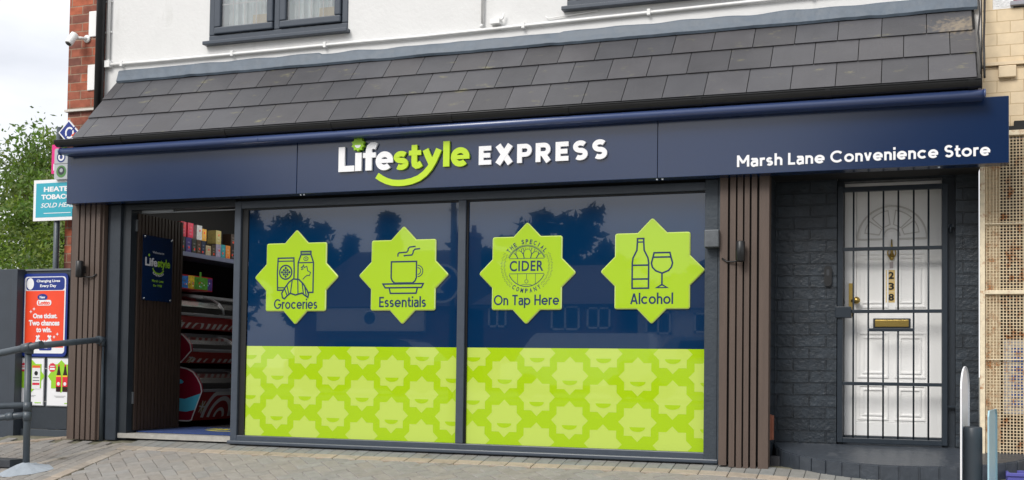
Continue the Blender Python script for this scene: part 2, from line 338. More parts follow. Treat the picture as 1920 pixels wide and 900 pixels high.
# a small geometric stroke alphabet (cap height 1) for the shop's rounded lettering
def EL(cx, cy, rx, ry, a0, a1, st=12):
    n = max(3, int(abs(a1 - a0) / st)); return [(cx + rx * math.cos(R(a0 + (a1 - a0) * i / n)), cy + ry * math.sin(R(a0 + (a1 - a0) * i / n))) for i in range(n + 1)]
def glyph(ch, w):
    h = w / 2; X = .71; r = X / 2 - h; c = X / 2; m = r + h
    if ch == ' ': return [], .28
    if ch == 'o': return [EL(m, c, r, r, 0, 360)], 2 * m
    if ch == 'c': return [EL(m, c, r, r, 42, 318)], 1.86 * m
    if ch == 'e': return [EL(m, c, r, r, 0, 320), [(h, c - h * .1), (2 * m - h * .2, c - h * .1)]], 2 * m
    if ch == 'a': return [[(.075, .565), (.13, .63), (.21, X - h), (.31, X - h), (.40, .61), (.44, .52), (.445, .42), (.445, 0)], [(.445, .405), (.25, .405)] + EL(.22, .225, .22 - h, .225 - h * .3 - .02, 100, 270) + [(.30, h), (.38, .09), (.445, .19)]], .445 + h
    if ch in 'nh': return [[(h, 0), (h, X if ch == 'n' else 1.03)], [(h, .40)] + EL(.275, .43, .275 - h, X - h - .43, 165, 0) + [(.55 - h, 0)]], .55
    if ch == 'r': return [[(h, 0), (h, X)], [(h, .40), (.10, .53), (.18, .61), (.27, X - h), (.36, X - h)]], .36
    if ch == 's': return [EL(.225, c + r / 2, .225 - h, r / 2, 30, 255) + EL(.235, c - r / 2, .235 - h, r / 2, 75, -150)], .47
    if ch == 'i': return [[(h, 0), (h, X)], [(h, .84), (h, .84 + w * 1.15)]], w
    if ch == 'l': return [[(h, 0), (h, 1.03)]], w
    if ch == 't': return [[(.16, .93), (.16, .22), (.18, .12), (.25, h), (.33, h), (.39, h * 1.6)], [(0, X - h), (.37, X - h)]], .38
    if ch == 'p': return [[(h, -.28), (h, X)], EL(m + .01, c, r, r, 0, 360)], 2 * m + .01
    if ch == 'v': return [[(h * .9, X), (.275, h * .5)], [(.275, h * .5), (.55 - h * .9, X)]], .55
    if ch in 'OGC':
        R_ = .5 - h; a = {'O': (0, 360), 'C': (42, 318), 'G': (42, 345)}[ch]; q = [EL(.5, .5, R_, R_, *a)]
        if ch == 'G': q.append([(.54, .46), (1 - h, .46), (.98 - h, .36)])
        return q, {'O': 1.0, 'C': .93, 'G': .99}[ch]
    if ch == 'E': return [[(.53, 1 - h), (h, 1 - h), (h, h), (.53, h)], [(h, .5), (.49, .5)]], .53
    if ch == 'L': return [[(h, 1), (h, h), (.50, h)]], .50
    if ch == 'T': return [[(0, 1 - h), (.62, 1 - h)], [(.31, 1 - h), (.31, 0)]], .62
    if ch == 'H': return [[(h, 0), (h, 1)], [(.70 - h, 0), (.70 - h, 1)], [(h, .5), (.70 - h, .5)]], .70
    if ch == 'A': return [[(h, 0), (.38, 1 - h * .4)], [(.38, 1 - h * .4), (.76 - h, 0)], [(.16, .29), (.60, .29)]], .76
    if ch == 'M': return [[(h, 0), (h, 1)], [(h, 1 - h * .5), (.43, .32)], [(.43, .32), (.86 - h, 1 - h * .5)], [(.86 - h, 1), (.86 - h, 0)]], .86
    if ch == 'S': return [EL(.30, .75 - h / 2, .30 - h, .25 - h / 2, 28, 258) + EL(.31, .25 + h / 2, .31 - h, .25 - h / 2, 75, -152)], .62
    raise KeyError(ch)
def write(a, body, x0, x1, z0, cap, m_, w=.13, lay=1, thick=0, sp=.085):
    gs = [glyph(c, w) for c in body]; tot = sum(g_[1] for g_ in gs) + sp * (len(gs) - 1); k = (x1 - x0) / tot; x = 0
    for st_, adv in gs:
        for i, pl in enumerate(st_): a.rib([(x0 + (x + p[0]) * k, z0 + p[1] * cap) for p in pl], w * (k + cap) / 2, m_, lay + (i % 3) * .15, thick)
        x += adv + sp
def star(cx, cz, h, sq=.716, n=.28):
    q = h * sq; t = h * n
    return [(cx + a, cz + b) for a, b in ((0, h), (-t, q), (-q, q), (-q, t), (-h, 0), (-q, -t), (-q, -q), (-t, -q), (0, -h), (t, -q), (q, -q), (q, -t), (h, 0), (q, t), (q, q), (t, q))]
def clip(poly, x0, x1, z0, z1):
    for ax, lim, sg in ((0, x0, 1), (0, x1, -1), (1, z0, 1), (1, z1, -1)):
        o = []
        for i in range(len(poly)):
            p, q = poly[i - 1], poly[i]; a, b = (p[ax] - lim) * sg, (q[ax] - lim) * sg
            if (a >= 0) != (b >= 0):
                t = a / (a - b); o.append((p[0] + t * (q[0] - p[0]), p[1] + t * (q[1] - p[1])))
            if b >= 0: o.append(q)
        poly = o
        if len(poly) < 3: return []
    return poly

# ================================================================== SETTING
SL = .19                               # forecourt falls towards the street
def gz(y):
    if y >= 0: return 0.0
    if y > -5.5: return SL * y
    if y > -10: return -1.045
    if y > -16: return -1.045 + (-10 - y) / 6 * .95
    return -.095
M_ground = mat('rough_ground', S(120, 118, 110), .9, var=.15, scale=2, bump=.3, bscale=20)
g = MB(); ys = [-300, -60, -16, -13, -10, -5.5, -4, -2, -1, 0, .3, 20, 300]; xs = [-300, -40, -8, 2, 40, 300]
for j in range(len(ys) - 1):
    for i in range(len(xs) - 1):
        g.face([(xs[i], ys[j], gz(ys[j]) - .03), (xs[i + 1], ys[j], gz(ys[j]) - .03), (xs[i + 1], ys[j + 1], gz(ys[j + 1]) - .03), (xs[i], ys[j + 1], gz(ys[j + 1]) - .03)])
tag(g.build('ground', M_ground), kind='structure')
M_road = mat('asphalt', (.06, .06, .06, 1), .9, var=.15, scale=6, bump=.3, bscale=80)
r_ = MB()
for a, b in ((-15.9, -13), (-13, -10)): r_.face([(-120, a, gz(a) + .02), (120, a, gz(a) + .02), (120, b, gz(b) + .02), (-120, b, gz(b) + .02)])
tag(r_.build('road', M_road), kind='structure')

# herringbone block paving: one mesh of chamfered blocks
M_block = mat('paving_block', S(168, 158, 144), .85, attr=True, var=.12, scale=16, bump=.35, bscale=60, dirt=(S(105, 98, 86), 5, .62, (1, 1, 1)))
M_sand = mat('joint_sand', S(104, 101, 84), .95, var=.2, scale=20)
def block(q, pts, h=.0, tint=(1, 1, 1), ch=.005, gap=.0022):
    c = Vector((sum(p[0] for p in pts) / len(pts), sum(p[1] for p in pts) / len(pts)))
    def ins(d):
        r = []
        for p in pts:
            v = Vector(p) - c; L_ = v.length
            r.append(c + v * max(.1, (L_ - d * 1.4) / L_))
        return r
    o_, i_ = ins(gap), ins(gap + ch)
    z = lambda p, dz: (p[0], p[1], gz(p[1]) + dz)
    q.tint = tint; dz = rnd.uniform(-.0012, .0012) + h
    q.face([z(p, dz) for p in i_])
    n = len(pts)
    for k in range(n):
        q.face([z(o_[k], dz - .004), z(o_[(k + 1) % n], dz - .004), z(i_[(k + 1) % n], dz), z(i_[k], dz)])
        q.face([z(o_[k], dz - .016), z(o_[(k + 1) % n], dz - .016), z(o_[(k + 1) % n], dz - .004), z(o_[k], dz - .004)])
def cliphalf(poly, a, b, c):          # keep a x + b y >= c
    o = []
    for i in range(len(poly)):
        p, q = poly[i - 1], poly[i]; u, v = a * p[0] + b * p[1] - c, a * q[0] + b * q[1] - c
        if (u >= 0) != (v >= 0):
            t = u / (u - v); o.append((p[0] + t * (q[0] - p[0]), p[1] + t * (q[1] - p[1])))
        if v >= 0: o.append(q)
    return o
def area(p): return abs(sum(p[i - 1][0] * p[i][1] - p[i][0] * p[i - 1][1] for i in range(len(p)))) / 2
def btint(base=(.60, .56, .515), v=.07, u=.03):
    k = 1 + rnd.uniform(-v, v); a = rnd.uniform(-u, u); return (base[0] * .43 * k * (1 + a), base[1] * .43 * k, base[2] * .43 * k * (1 - a))
def YR(x):                            # front edge of the soldier course
    return -.20 if x < -1.3 else -.20 - (x + 1.3) * .13
pv = MB(); c45 = math.cos(PI / 4)
BXL = lambda y: -6.16 + (-y) * .07    # line dividing the herringbone from the ramp side paving
for b in range(-60, 60):
    for a in range(-80, 80):
        k = (a - b) % 4
        if k == 0: cell = [(a, b), (a + 2, b), (a + 2, b + 1), (a, b + 1)]
        elif k == 3: cell = [(a, b), (a + 1, b), (a + 1, b + 2), (a, b + 2)]
        else: continue
        pts = [((x - y) * c45 * .1 - 2.6, (x + y) * c45 * .1 - 1.9) for x, y in cell]
        cx = sum(p[0] for p in pts) / 4; cy = sum(p[1] for p in pts) / 4
        if not (-6.4 < cx < 2.3 and -3.4 < cy < 0): continue
        p = cliphalf(pts, 0, -1, .302)
        if cx > -1.5: p = cliphalf(p, -.13, -1, .302 + .13 * 1.3) if len(p) > 2 else p
        if len(p) > 2: p = cliphalf(p, 1, .07, -6.10)
        if len(p) > 2 and area(p) > .002: block(pv, p, tint=btint())
# ramp side: stretcher courses running away from the camera
for i in range(-14, 1):
    for j in range(0, 20):
        x0 = -6.30 + i * .1; y0 = -3.3 + j * .2 + (.1 if i % 2 else 0)
        pts = [(x0, y0), (x0 + .1, y0), (x0 + .1, y0 + .2), (x0, y0 + .2)]
        sh = [(p[0] - .07 * p[1] + 0, p[1]) for p in pts]
        if y0 + .2 < -.0 and x0 > -7.6: block(pv, sh, tint=btint((.57, .53, .48)))
# soldier course (grey) and stretcher course (buff)
for i in range(0, 86):
    x0 = -6.2 + i * .1
    yb0, yb1 = YR(x0), YR(x0 + .1)
    block(pv, [(x0, yb0), (x0 + .1, yb1), (x0 + .1, yb1 + .2), (x0, yb0 + .2)], tint=btint((.50, .50, .47)))
    if i % 2 == 0:
        yb1 = YR(x0 + .2); block(pv, [(x0, yb0 - .1), (x0 + .2, yb1 - .1), (x0 + .2, yb1), (x0, yb0)], tint=btint((.80, .67, .53), .09), h=.001)
# buff dividing bands on the ramp side
for j in range(16):
    y0 = -.32 - j * .2; x0 = BXL(y0)
    block(pv, [(x0 - .05, y0), (x0 + .05, y0), (x0 + .064, y0 - .2), (x0 - .036, y0 - .2)], tint=btint((.74, .64, .53), .10), h=.001)
for j in range(6):
    x0, y0 = -6.27 - j * .055, -.14 - j * .16
    block(pv, [(x0 - .04, y0), (x0 + .03, y0), (x0 - .03, y0 - .15), (x0 - .10, y0 - .15)], tint=btint((.72, .64, .54), .1), h=.005)
for j in range(4):
    x0 = -7.55 + j * .2; y0 = -.46 + j * .13
    block(pv, [(x0, y0), (x0 + .2, y0 + .13), (x0 + .2, y0 + .2), (x0, y0 + .07)], tint=btint((.82, .67, .52), .1), h=.006)
tag(pv.build('pavement', M_block), kind='structure')
sb = MB()
for a, b in ((-3.5, 0), (0, .1)):
    sb.face([(-7.6, a, gz(a) - .012), (2.4, a, gz(a) - .012), (2.4, b, gz(b) - .012), (-7.6, b, gz(b) - .012)])
tag(sb.build('pavement_bed', M_sand), kind='structure')

# ================================================================== SHOP BUILDING
B = thing('shop_building', 'white rendered shop with a slate canopy roof over its lime and blue shopfront', 'building', (-3, .3, 0))
WY = .30
# upper rendered wall with two window openings
W1 = (-5.80, -4.45, 3.445, 4.75); W2 = (-2.55, -1.20, 3.445, 4.75)
u = MB()
xs = [-6.90, W1[0], W1[1], W2[0], W2[1], .42]
for i in range(5):
    if i in (1, 3): u.box(xs[i], xs[i + 1], WY, WY + .25, 2.3, 3.445); u.box(xs[i], xs[i + 1], WY, WY + .25, 4.75, 6.2)
    else: u.box(xs[i], xs[i + 1], WY, WY + .25, 2.3, 6.2)
u.build('upper_wall', M_white, B)
# quoin strip of red brick
bq = MB(); bq.box(-7.31, -6.902, WY, WY + .25, 2.95, 6.2); bq.box(-7.31, -6.902, WY + .012, WY + .25, -.1, 2.93); bq.box(-7.31, -7.06, WY + .251, 7, -.1, 6.2)
bqo = bq.build('brick_corner', M_rbrick, B)
boxo('brick_ledge', mat('pale_mortar', S(205, 200, 192), .8), bqo, -7.325, -6.94, WY - .02, WY + .02, 2.928, 2.948)
for z0, z1 in ((3.11, 3.345), (3.60, 3.835), (4.1, 4.33), (4.6, 4.83)): boxo('quoin_block', M_wpaint, bqo, -7.085, -6.94, WY - .012, WY + .02, z0, z1, bevel=.006)
# side and back so it reads as a building
sdw = MB(); sdw.box(-7.05, .40, 6.9, 7.1, -.1, 6.2); sdw.box(.15, .40, .56, 6.9, 2.2, 6.2); sdw.box(-7.31, .42, WY, 7.1, 6.2, 6.3)
sdw.build('rear_wall', M_white, B)

def upvc(W, curtain_phase):
    x0, x1, z0, z1 = W; q = MB(); f = .055; yf = WY - .01
    q.box(x0, x1, yf, yf + .06, z0, z0 + f); q.box(x0, x1, yf, yf + .06, z1 - f, z1); q.box(x0, x0 + f, yf, yf + .06, z0 + f, z1 - f); q.box(x1 - f, x1, yf, yf + .06, z0 + f, z1 - f)
    xm = (x0 + x1) / 2; q.box(xm - f / 2, xm + f / 2, yf, yf + .06, z0 + f, z1 - f)
    fr = q.build('window', M_anth, B, bevel=.008)
    for a, b in ((x0 + f, xm - f / 2), (xm + f / 2, x1 - f)):
        s = MB(); g_ = .06; a2, b2, c2, d2 = a + .006, b - .006, z0 + f + .006, z1 - f - .006; yo = yf - .018
        s.box(a2, b2, yo, yo + .05, c2, c2 + g_); s.box(a2, b2, yo, yo + .05, d2 - g_, d2); s.box(a2, a2 + g_, yo, yo + .05, c2 + g_, d2 - g_); s.box(b2 - g_, b2, yo, yo + .05, c2 + g_, d2 - g_)
        s.build('sash', M_anth, fr, bevel=.010)
        p = MB(); p.box(a2 + g_, b2 - g_, yo + .02, yo + .024, c2 + g_, d2 - g_); p.build('pane', M_glass, fr)
        lt = MB(); n = 4
        for i in range(1, n): xx = a2 + g_ + (b2 - a2 - 2 * g_) * i / n; lt.box(xx - .004, xx + .004, yo + .026, yo + .030, c2 + g_, d2 - g_)
        for zz in (c2 + g_ + .20, c2 + g_ + .45, c2 + g_ + .7): lt.box(a2 + g_, b2 - g_, yo + .0305, yo + .034, zz - .004, zz + .004)
        lt.build('lattice', M_wpaint, fr)
        cu = MB(); n = 60; yc = yf + .075
        for i in range(n):
            t0, t1 = i / n, (i + 1) / n; X = lambda t: a + (b - a) * t
            Y = lambda t: yc + .018 * math.sin(t * 47 + curtain_phase) + .008 * math.sin(t * 101 + 1)
            cu.face([(X(t0), Y(t0), z0), (X(t1), Y(t1), z0), (X(t1), Y(t1), z1), (X(t0), Y(t0), z1)], smooth=True)
        cu.build('net_curtain', M_curt, fr)
        if curtain_phase: boxo('room_box', mat('cream_card', S(220, 210, 185), .8), fr, a + (b - a) * .60, b - .05, yf + .045, yf + .052, z0 + f, z0 + f + .16)
    s = MB(); s.box(x0 - .03, x1 + .02, WY - .065, WY + .01, z0 - .035, z0 - .003); s.build('sill', M_anth, fr, bevel=.006)
    r = MB(); r.box(x0, x1, WY + .255, WY + .9, z0 - .1, z0 - .05); r.box(x0, x1, WY + .255, WY + .27, z0 - .05, z1); r.build('room_backing', mat('room_pale', (.6, .62, .62, 1), .9), fr)
upvc(W1, 1.0); upvc(W2, 0)

# canopy roof of slates
TZ = 1.13
def rp(x, y, off=0): n = Vector((0, -TZ, 1)).normalized(); return Vector((x, y, 2.545 + TZ * (y + .25))) + n * off
rs = MB(); rows = [(2.545, 2.765, -2.557), (2.757, 2.965, -2.713), (2.957, 3.20, -2.566)]
XL, XR = -6.76, .375
for ri, (z0, z1, ph) in enumerate(rows):
    y0 = (z0 - 2.545) / TZ - .25; y1 = (z1 - 2.545) / TZ - .25
    k0 = int((XL - ph) / .2925) - 2
    for k in range(k0, k0 + 30):
        a = max(XL, ph + k * .2925 + .0026); b = min(XR, ph + (k + 1) * .2925 - .0026)
        if b - a < .03: continue
        t = 1 + rnd.uniform(-.16, .16); bl = rnd.uniform(-.02, .02)
        rs.tint = (.067 * t * (1 - bl), .066 * t, .072 * t * (1 + bl)); lo = .012 + rnd.uniform(0, .002); hi = .003
        p = [rp(a, y0, lo), rp(b, y0, lo), rp(b, y1, hi), rp(a, y1, hi)]; q = [rp(a, y0, lo - .006), rp(b, y0, lo - .006), rp(b, y1, hi - .006), rp(a, y1, hi - .006)]
        rs.face(p)
        for i in range(4): rs.face([q[i], q[(i + 1) % 4], p[(i + 1) % 4], p[i]])
roof = rs.build('slate_roof', M_slate, B)
dk = MB(); dk.face([rp(XL, -.27, -.006), rp(XR, -.27, -.006), rp(XR, .30, -.006), rp(XL, .30, -.006)])
for X in (XL + .004, XR - .004): dk.face([rp(X, -.25, -.007), rp(X, .30, -.007), (X, .30, 2.43), (X, -.25, 2.43)])
dk.face([(XL, -.245, 2.44), (XR, -.245, 2.44), (XR, -.245, 2.54), (XL, -.245, 2.54)])
dk.build('roof_deck', M_browngap, roof)
fl = MB(); n = 240      # lead flashing with an uneven dressed edge
for i in range(n):
    def E_(t):
        x = XL + .02 + (XR - XL) * t; e = noise.noise(Vector((x * 3.1, 0, 0))) * .012 + noise.noise(Vector((x * 11, 3, 0))) * .006
        tp = noise.noise(Vector((x * 4, 7, 0))) * .012 + (.012 if x < -4.7 else (.0 if x < -2.6 else .008))
        bz_ = 3.168 + e * .6
        return x, e, tp, bz_
    t0, t1 = i / n, (i + 1) / n; A, C_ = E_(t0), E_(t1)
    def ring(q): x, e, tp, bz_ = q; return [(x, .266, 3.148 + e * .5), (x, .256 - e * .2, 3.166 + e * .5), (x, .270 - e * .4, 3.205 + e * .4), (x, .284, 3.245 + tp), (x, .301, 3.258 + tp)]
    r0, r1 = ring(A), ring(C_)
    for k in range(4): fl.face([r0[k], r1[k], r1[k + 1], r0[k + 1]], smooth=True)
fl.build('flashing', M_lead, roof)

# gutter
gt = MB(); gy, gzz = -.315, 2.515; n = 10
def gring(x, r): return [(x, gy + r * math.cos(PI + PI * k / n), gzz + r * math.sin(PI + PI * k / n)) for k in range(n + 1)]
for r, fl_ in ((.050, 0), (.044, 1)):
    a, b = gring(-6.86, r), gring(.39, r)
    for k in range(n): gt.face([a[k], b[k], b[k + 1], a[k + 1]], smooth=True)
for x in (-6.86, .39): gt.face(gring(x, .050))
gt.tube([(-6.86, gy - .048, gzz), (.39, gy - .048, gzz)], .006, 8)
gut = gt.build('gutter', M_black, B)
for x in (-6.2, -5.2, -4.25, -3.68, -3.60, -3.25, -2.35, -1.4, -.55, .33):
    q = MB(); a = gring(x - .018, .054); b = gring(x + .018, .054)
    for k in range(n): q.face([a[k], b[k], b[k + 1], a[k + 1]])
    q.box(x - .018, x + .018, -.27, -.246, 2.47, 2.53); q.face(a); q.face(b); q.build('gutter_bracket', M_black, gut)

# downpipe and white surface pipes
q = MB(); q.tube([(-6.905, .245, 6.2), (-6.912, .245, 4.5), (-6.918, .245, 2.75)], .040, 16); q.box(-6.96, -6.865, .24, .31, 3.95, 3.98); q.build('downpipe', M_black, B)
M_wpipe = mat('white_painted_pipe', (.82, .82, .81, 1), .45, var=.06, scale=12)
q = MB(); q.tube([(-6.845, .275, 6.2), (-6.85, .275, 3.33)], .013, 10); q.box(-6.875, -6.82, .255, .30, 3.30, 3.36)
for z in (3.62, 3.9): q.box(-6.94, -6.83, .285, .30, z, z + .012)
q.build('vertical_pipe', M_wpipe, B)
q = MB(); pts = [(-6.83, .278, 3.325)] + [(x, .278, 3.32 + .05 * max(0, (x + 3.6)) / 4 + rnd.uniform(-.002, .002)) for x in [-6.3 + .5 * i for i in range(14)]]
q.tube(pts, .013, 10)
for x in (-6.7, -5.55, -4.65, -2.9, -1.9, -.7): q.box(x - .012, x + .012, .262, .30, 3.30 + .05 * max(0, (x + 3.6)) / 4, 3.345 + .05 * max(0, (x + 3.6)) / 4)
q.build('horizontal_pipe', M_wpipe, B)
q = MB(); q.tube([(-3.235, .278, 6.2), (-3.245, .278, 3.375)], .013, 10); q.tube([(-3.245, .279, 3.375), (-3.26, .279, 3.345)], .012, 8); q.build('middle_pipe', M_wpipe, B)
q = MB(); q.box(-3.17, -3.09, .245, .30, 3.36, 3.40); q.build('junction_fitting', M_wpipe, B); q = MB(); q.tube([(-3.09, .265, 3.38), (-3.065, .265, 3.40), (-3.062, .265, 3.44)], .007, 8); q.build('wire_stub', M_wpipe, B); q = MB(); q.tube([(-2.72, .285, 3.39), (-2.70, .285, 3.37), (-2.3, .285, 3.395)], .004, 6); q.build('wire', M_wpipe, B)
q = MB()    # black cables hanging at the roof's right end
q.tube([(.395, .25, 3.3), (.40, .05, 3.05), (.385, -.05, 2.9), (.40, -.2, 2.62)], .006, 6); q.tube([(.44, .22, 3.35), (.43, .1, 3.0), (.42, -.02, 2.85), (.415, -.2, 2.56)], .008, 6); q.tube([(.415, .2, 3.3), (.41, 0, 2.8), (.395, -.15, 2.6)], .004, 6)
q.build('cable', M_black, B)

# soffit and lintel behind the sign
q = MB(); q.box(-6.83, .40, -.10, .299, 2.02, 2.05); q.box(-6.9, .40, .05, .32, 2.051, 2.30); q.box(-6.50, -1.311, .012, .05, 1.99, 2.019); q.build('soffit', M_soffit, B)

# shop window
WF = MB(); yf = -.035
WF.box(-5.285, -5.225, yf, .04, .0, 1.988); WF.box(-3.297, -3.234, yf - .002, .04, .072, 1.926); WF.box(-5.224, -1.312, yf, .04, 1.927, 1.988); WF.box(-1.399, -1.312, -.012, .04, .07, 1.926)
WF.box(-5.224, -1.312, yf, .04, .015, .071)
fr = WF.build('shop_window_frame', M_anth, B, bevel=.005)
M_beadblk = mat('black_gasket', S(15, 16, 18), .5)
q = MB(); q.box(-5.224, -1.40, -.012, -.004, 1.915, 1.926); q.box(-5.224, -5.168, -.012, .0, .072, 1.914, 0); q.box(-3.233, -3.222, -.014, .0, .072, 1.914); q.build('gasket', M_beadblk, fr)
q = MB(); q.box(-5.29, -1.30, -.075, -.036, .0, .030); q.build('threshold_sill', M_anth, fr, bevel=.008)

def pane(x0, x1, px):
    P_ = MB(); ZL = .80; Z0, Z1 = .072, 1.926
    P_.face([(x0, 0, ZL), (x1, 0, ZL), (x1, 0, Z1), (x0, 0, Z1)]); P_.face([(x0, 0, Z0), (x1, 0, Z0), (x1, 0, ZL), (x0, 0, ZL)], 1)
    P_.face([(x0, .012, Z0), (x0, .012, Z1), (x1, .012, Z1), (x1, .012, Z0)], 0)
    for i in range(-3, 9):
        for zz, dx in ((.597, 0), (.269, 0), (.762, -.2555), (.435, -.2555), (.105, -.2555)):
            cx = px + i * .511 + dx; h = .142; st_ = star(cx, zz, h, .70, .30)
            for k in range(8):      # eight kites around the middle
                a, b, c = st_[(2 * k - 1) % 16], st_[2 * k], st_[(2 * k + 1) % 16]
                pl = clip([(cx, zz), a, b, c], x0 + .002, x1 - .002, Z0, ZL)
                if pl: P_.face([(p[0], -.0004, p[1]) for p in pl], 2)
            sm = [(cx + .058 * math.cos(R(180 + 18 * k)), zz - .036 - .034 * -math.sin(R(180 + 18 * k))) for k in range(11)]
            pl = clip(sm, x0 + .002, x1 - .002, Z0, ZL)
            if pl: P_.face([(p[0], -.0008, p[1]) for p in pl], 1)
    me = bpy.data.meshes.new('window_pane'); me.from_pydata(P_.v, [], P_.f)
    for x in (M_vblue, M_vlime, M_vpale): me.materials.append(x)
    me.polygons.foreach_set('material_index', P_.m)
    bm_ = bmesh.new(); bm_.from_mesh(me)
    for f in bm_.faces:
        f.normal_update()
        if f.normal.y > 0 and f.verts[0].co.y < .01: f.normal_flip()
    bm_.to_mesh(me); bm_.free(); o = bpy.data.objects.new('window_pane', me); link(o, fr); return o
p1 = pane(-5.165, -3.298, -4.872); p1['label'] = 'left pane covered in blue and lime film'
p2 = pane(-3.222, -1.40, -2.404); p2['label'] = 'right pane covered in blue and lime film'

# grey pilasters and slatted brown pillars
boxo('pilaster', M_pilpaint, B, -1.311, -1.297, -.06, .06, -.02, 2.0)
boxo('pilaster', M_pilpaint, B, -1.405, -1.3125, -.058, -.013, -.02, 1.999, bevel=.004)
q = MB(); q.box(-6.513, -6.405, -.05, .10, -.01, 2.0); q.box(-6.552, -6.514, -.03, .1, 0, 2.0); q.build('pilaster', M_anthd, B, bevel=.004)
def pillar(x0, x1, slats, zb):
    q = MB(); q.box(x0 + .004, x1 - .004, -.075, .0, .02, 2.0, 1)
    for a, b, dz in slats: q.box(a, b, -.105, -.0745, zb + dz, 2.003, 0)
    return q.build('slatted_pillar', [M_brown, M_browngap], B, bevel=.0)
pillar(-1.296, -.952, [(-1.292, -1.238, 0), (-1.222, -1.183, -.01), (-1.171, -1.134, -.015), (-1.122, -1.088, -.015), (-1.074, -1.037, -.015), (-1.021, -.954, -.04)], -.005)
q = MB(); q.box(-1.0, -.953, -.0735, .0, -.03, 2.0); q.build('pillar_return', M_brown, B)
pillar(-6.868, -6.555, [(-6.867, -6.798, 0), (-6.781, -6.738, 0), (-6.724, -6.683, 0), (-6.668, -6.628, 0), (-6.614, -6.574, 0)], -.01)
boxo('pillar_side_slat', M_brown, B, -6.573, -6.553, -.08, -.031, -.01, 2.0)

# doorway frame, leaf and interior
q = MB(); q.box(-6.404, -6.322, -.02, .10, .0, 2.0); q.box(-6.321, -5.286, -.02, .05, 1.955, 2.0); q.box(-6.40, -5.286, -.03, .10, .012, .052, 1); q.build('doorway_frame', [mat('charcoal_frame', S(38, 44, 50), .4), mat('worn_threshold', S(168, 165, 158), .6, var=.15, scale=20)], B)
IZ = .055
q = MB(); q.box(-7.049, .1, .101, 6.8, -.05, IZ); q.build('interior_floor', mat('dark_vinyl_floor', S(70, 70, 74), .45, var=.1), B)
q = MB(); q.box(-7.05, -5.0, .32, 6.8, 2.32, 2.36); q.box(-7.049, -7.0, .16, 6.8, IZ + .001, 2.31); q.box(-7.0, -5.0, 3.2, 3.25, IZ + .001, 2.31); q.box(-5.05, -5.0, .06, 3.19, IZ + .001, 2.31)
q.box(-7.05, -6.41, .101, .159, IZ, 2.01)
q.build('interior_wall', mat('interior_dark', S(26, 26, 28), .8), B)
q = MB(); q.box(-6.32, -5.29, .08, .09, 1.935, 1.945); q.box(-6.27, -5.95, .055, .09, 1.94, 1.975, 0); q.build('door_closer', M_steel, B)

LF = thing('slatted_door', 'dark brown slatted shop door folded open into the entrance, navy plaque on it', 'door', (-6.315, .06, IZ))
q = MB(); q.box(-6.345, -6.312, .055, .70, .075, 1.935, 1)
n = 14; wd = (.70 - .055) / n
for i in range(n): q.box(-6.313, -6.300, .057 + i * wd, .057 + i * wd + wd * .66, .075, 1.935, 0)
q.build('slatted_panel', [M_dslat, M_browngap], LF)
boxo('hinge', M_steel, LF, -6.32, -6.306, .04, .054, 1.78, 1.88)
boxo('hinge', M_steel, LF, -6.32, -6.306, .04, .054, .30, .40)
PQ = thing('entrance_plaque', 'navy plaque with small white and lime welcome lettering on the slatted door', 'sign', (-6.298, .32, 1.2))
A = Art((-6.294, .113, 1.195), (0, 1, 0), (0, 0, 1)); A.rect(0, 0, .412, .565, M_navy, 0, .004)
A.build('board', PQ)
A = Art((-6.2938, .113, 1.195), (0, 1, 0), (0, 0, 1))
M_dwh = mat('plaque_white', (.7, .7, .72, 1), .5); M_dl = mat('plaque_lime', S(150, 200, 30), .5)
A.text('Welcome to', .13, .29, .415, .435, M_dwh, 2, bold=.01)
A.text('Life', .03, .20, .30, .375, M_dwh, 2, bold=.035); A.text('style', .20, .38, .278, .375, M_dl, 2, bold=.035)
A.arc(.215, .31, .085, 200, 330, .014, M_dl, 3, ry=.07); A.disc(.082, .395, .012, M_dl, 3)
def bend(cx, cy, r, sgn):
    def f(a, b):
        t = (a - cx) / r
        return (cx + (r + sgn * (b - cy)) * math.sin(t), cy - r * math.cos(t) * sgn * 1 + (b - cy) * (math.cos(t) - 0) * 0 + (sgn * -(b - cy) * 0) + r * sgn * 0) if False else (cx + (r - (b - cy)) * math.sin(t), cy + r - (r - (b - cy)) * math.cos(t))
    return f
A.text('EXPRESS', .13, .30, .215, .24, M_dwh, 2, bold=.03, xf=bend(.215, .215, .13, 1))
A.text('Marsh Lane', .13, .29, .165, .188, M_dl, 2, bold=.02); A.text('Est 1988', .15, .27, .125, .145, M_dl, 2, bold=.02)
A.build('lettering', PQ)
for yy, zz in ((.135, 1.745), (.505, 1.745), (.135, 1.21), (.505, 1.21)): q = MB(); q.lathe([(0, .0105), (.008, .010), (.008, .003)], (-6.298, yy, zz), 'X', 10); q.build('fixing_cap', M_steel, PQ)

# recess: dark painted brick, step, front door
q = MB(); q.box(-.957, -.53, WY, WY + .22, -.1, 2.02); q.box(.256, .404, WY, WY + .22, -.1, 2.05); q.box(-.529, .255, WY + .05, WY + .22, 2.01, 2.05); q.build('painted_brick_wall', M_dbrick, B)
q = MB(); q.box(-1.05, -.958, .002, WY + .2, -.05, 2.02); q.build('recess_return', M_dbrickY, B)
FD = MB(); yd = .47
FD.box(-.528, -.487, .36, .52, .10, 2.01, 0); FD.box(.172, .254, .36, .52, .10, 2.01, 0); FD.box(-.486, .171, .44, .52, 2.045, 2.06, 0); FD.box(-.486, .171, .42, .52, .13, .20, 0)
FD.build('door_surround', M_anthd, B)
q = MB(); q.box(-.486, .171, yd - .01, .54, 1.985, 2.044); q.box(-.486, -.405, yd - .006, .54, .2, 1.984); q.box(.078, .171, yd - .006, .54, .2, 1.984); q.box(-.404, .077, yd - .006, .54, .2, .298); q.build('door_frame', M_wpaint, B, bevel=.004)
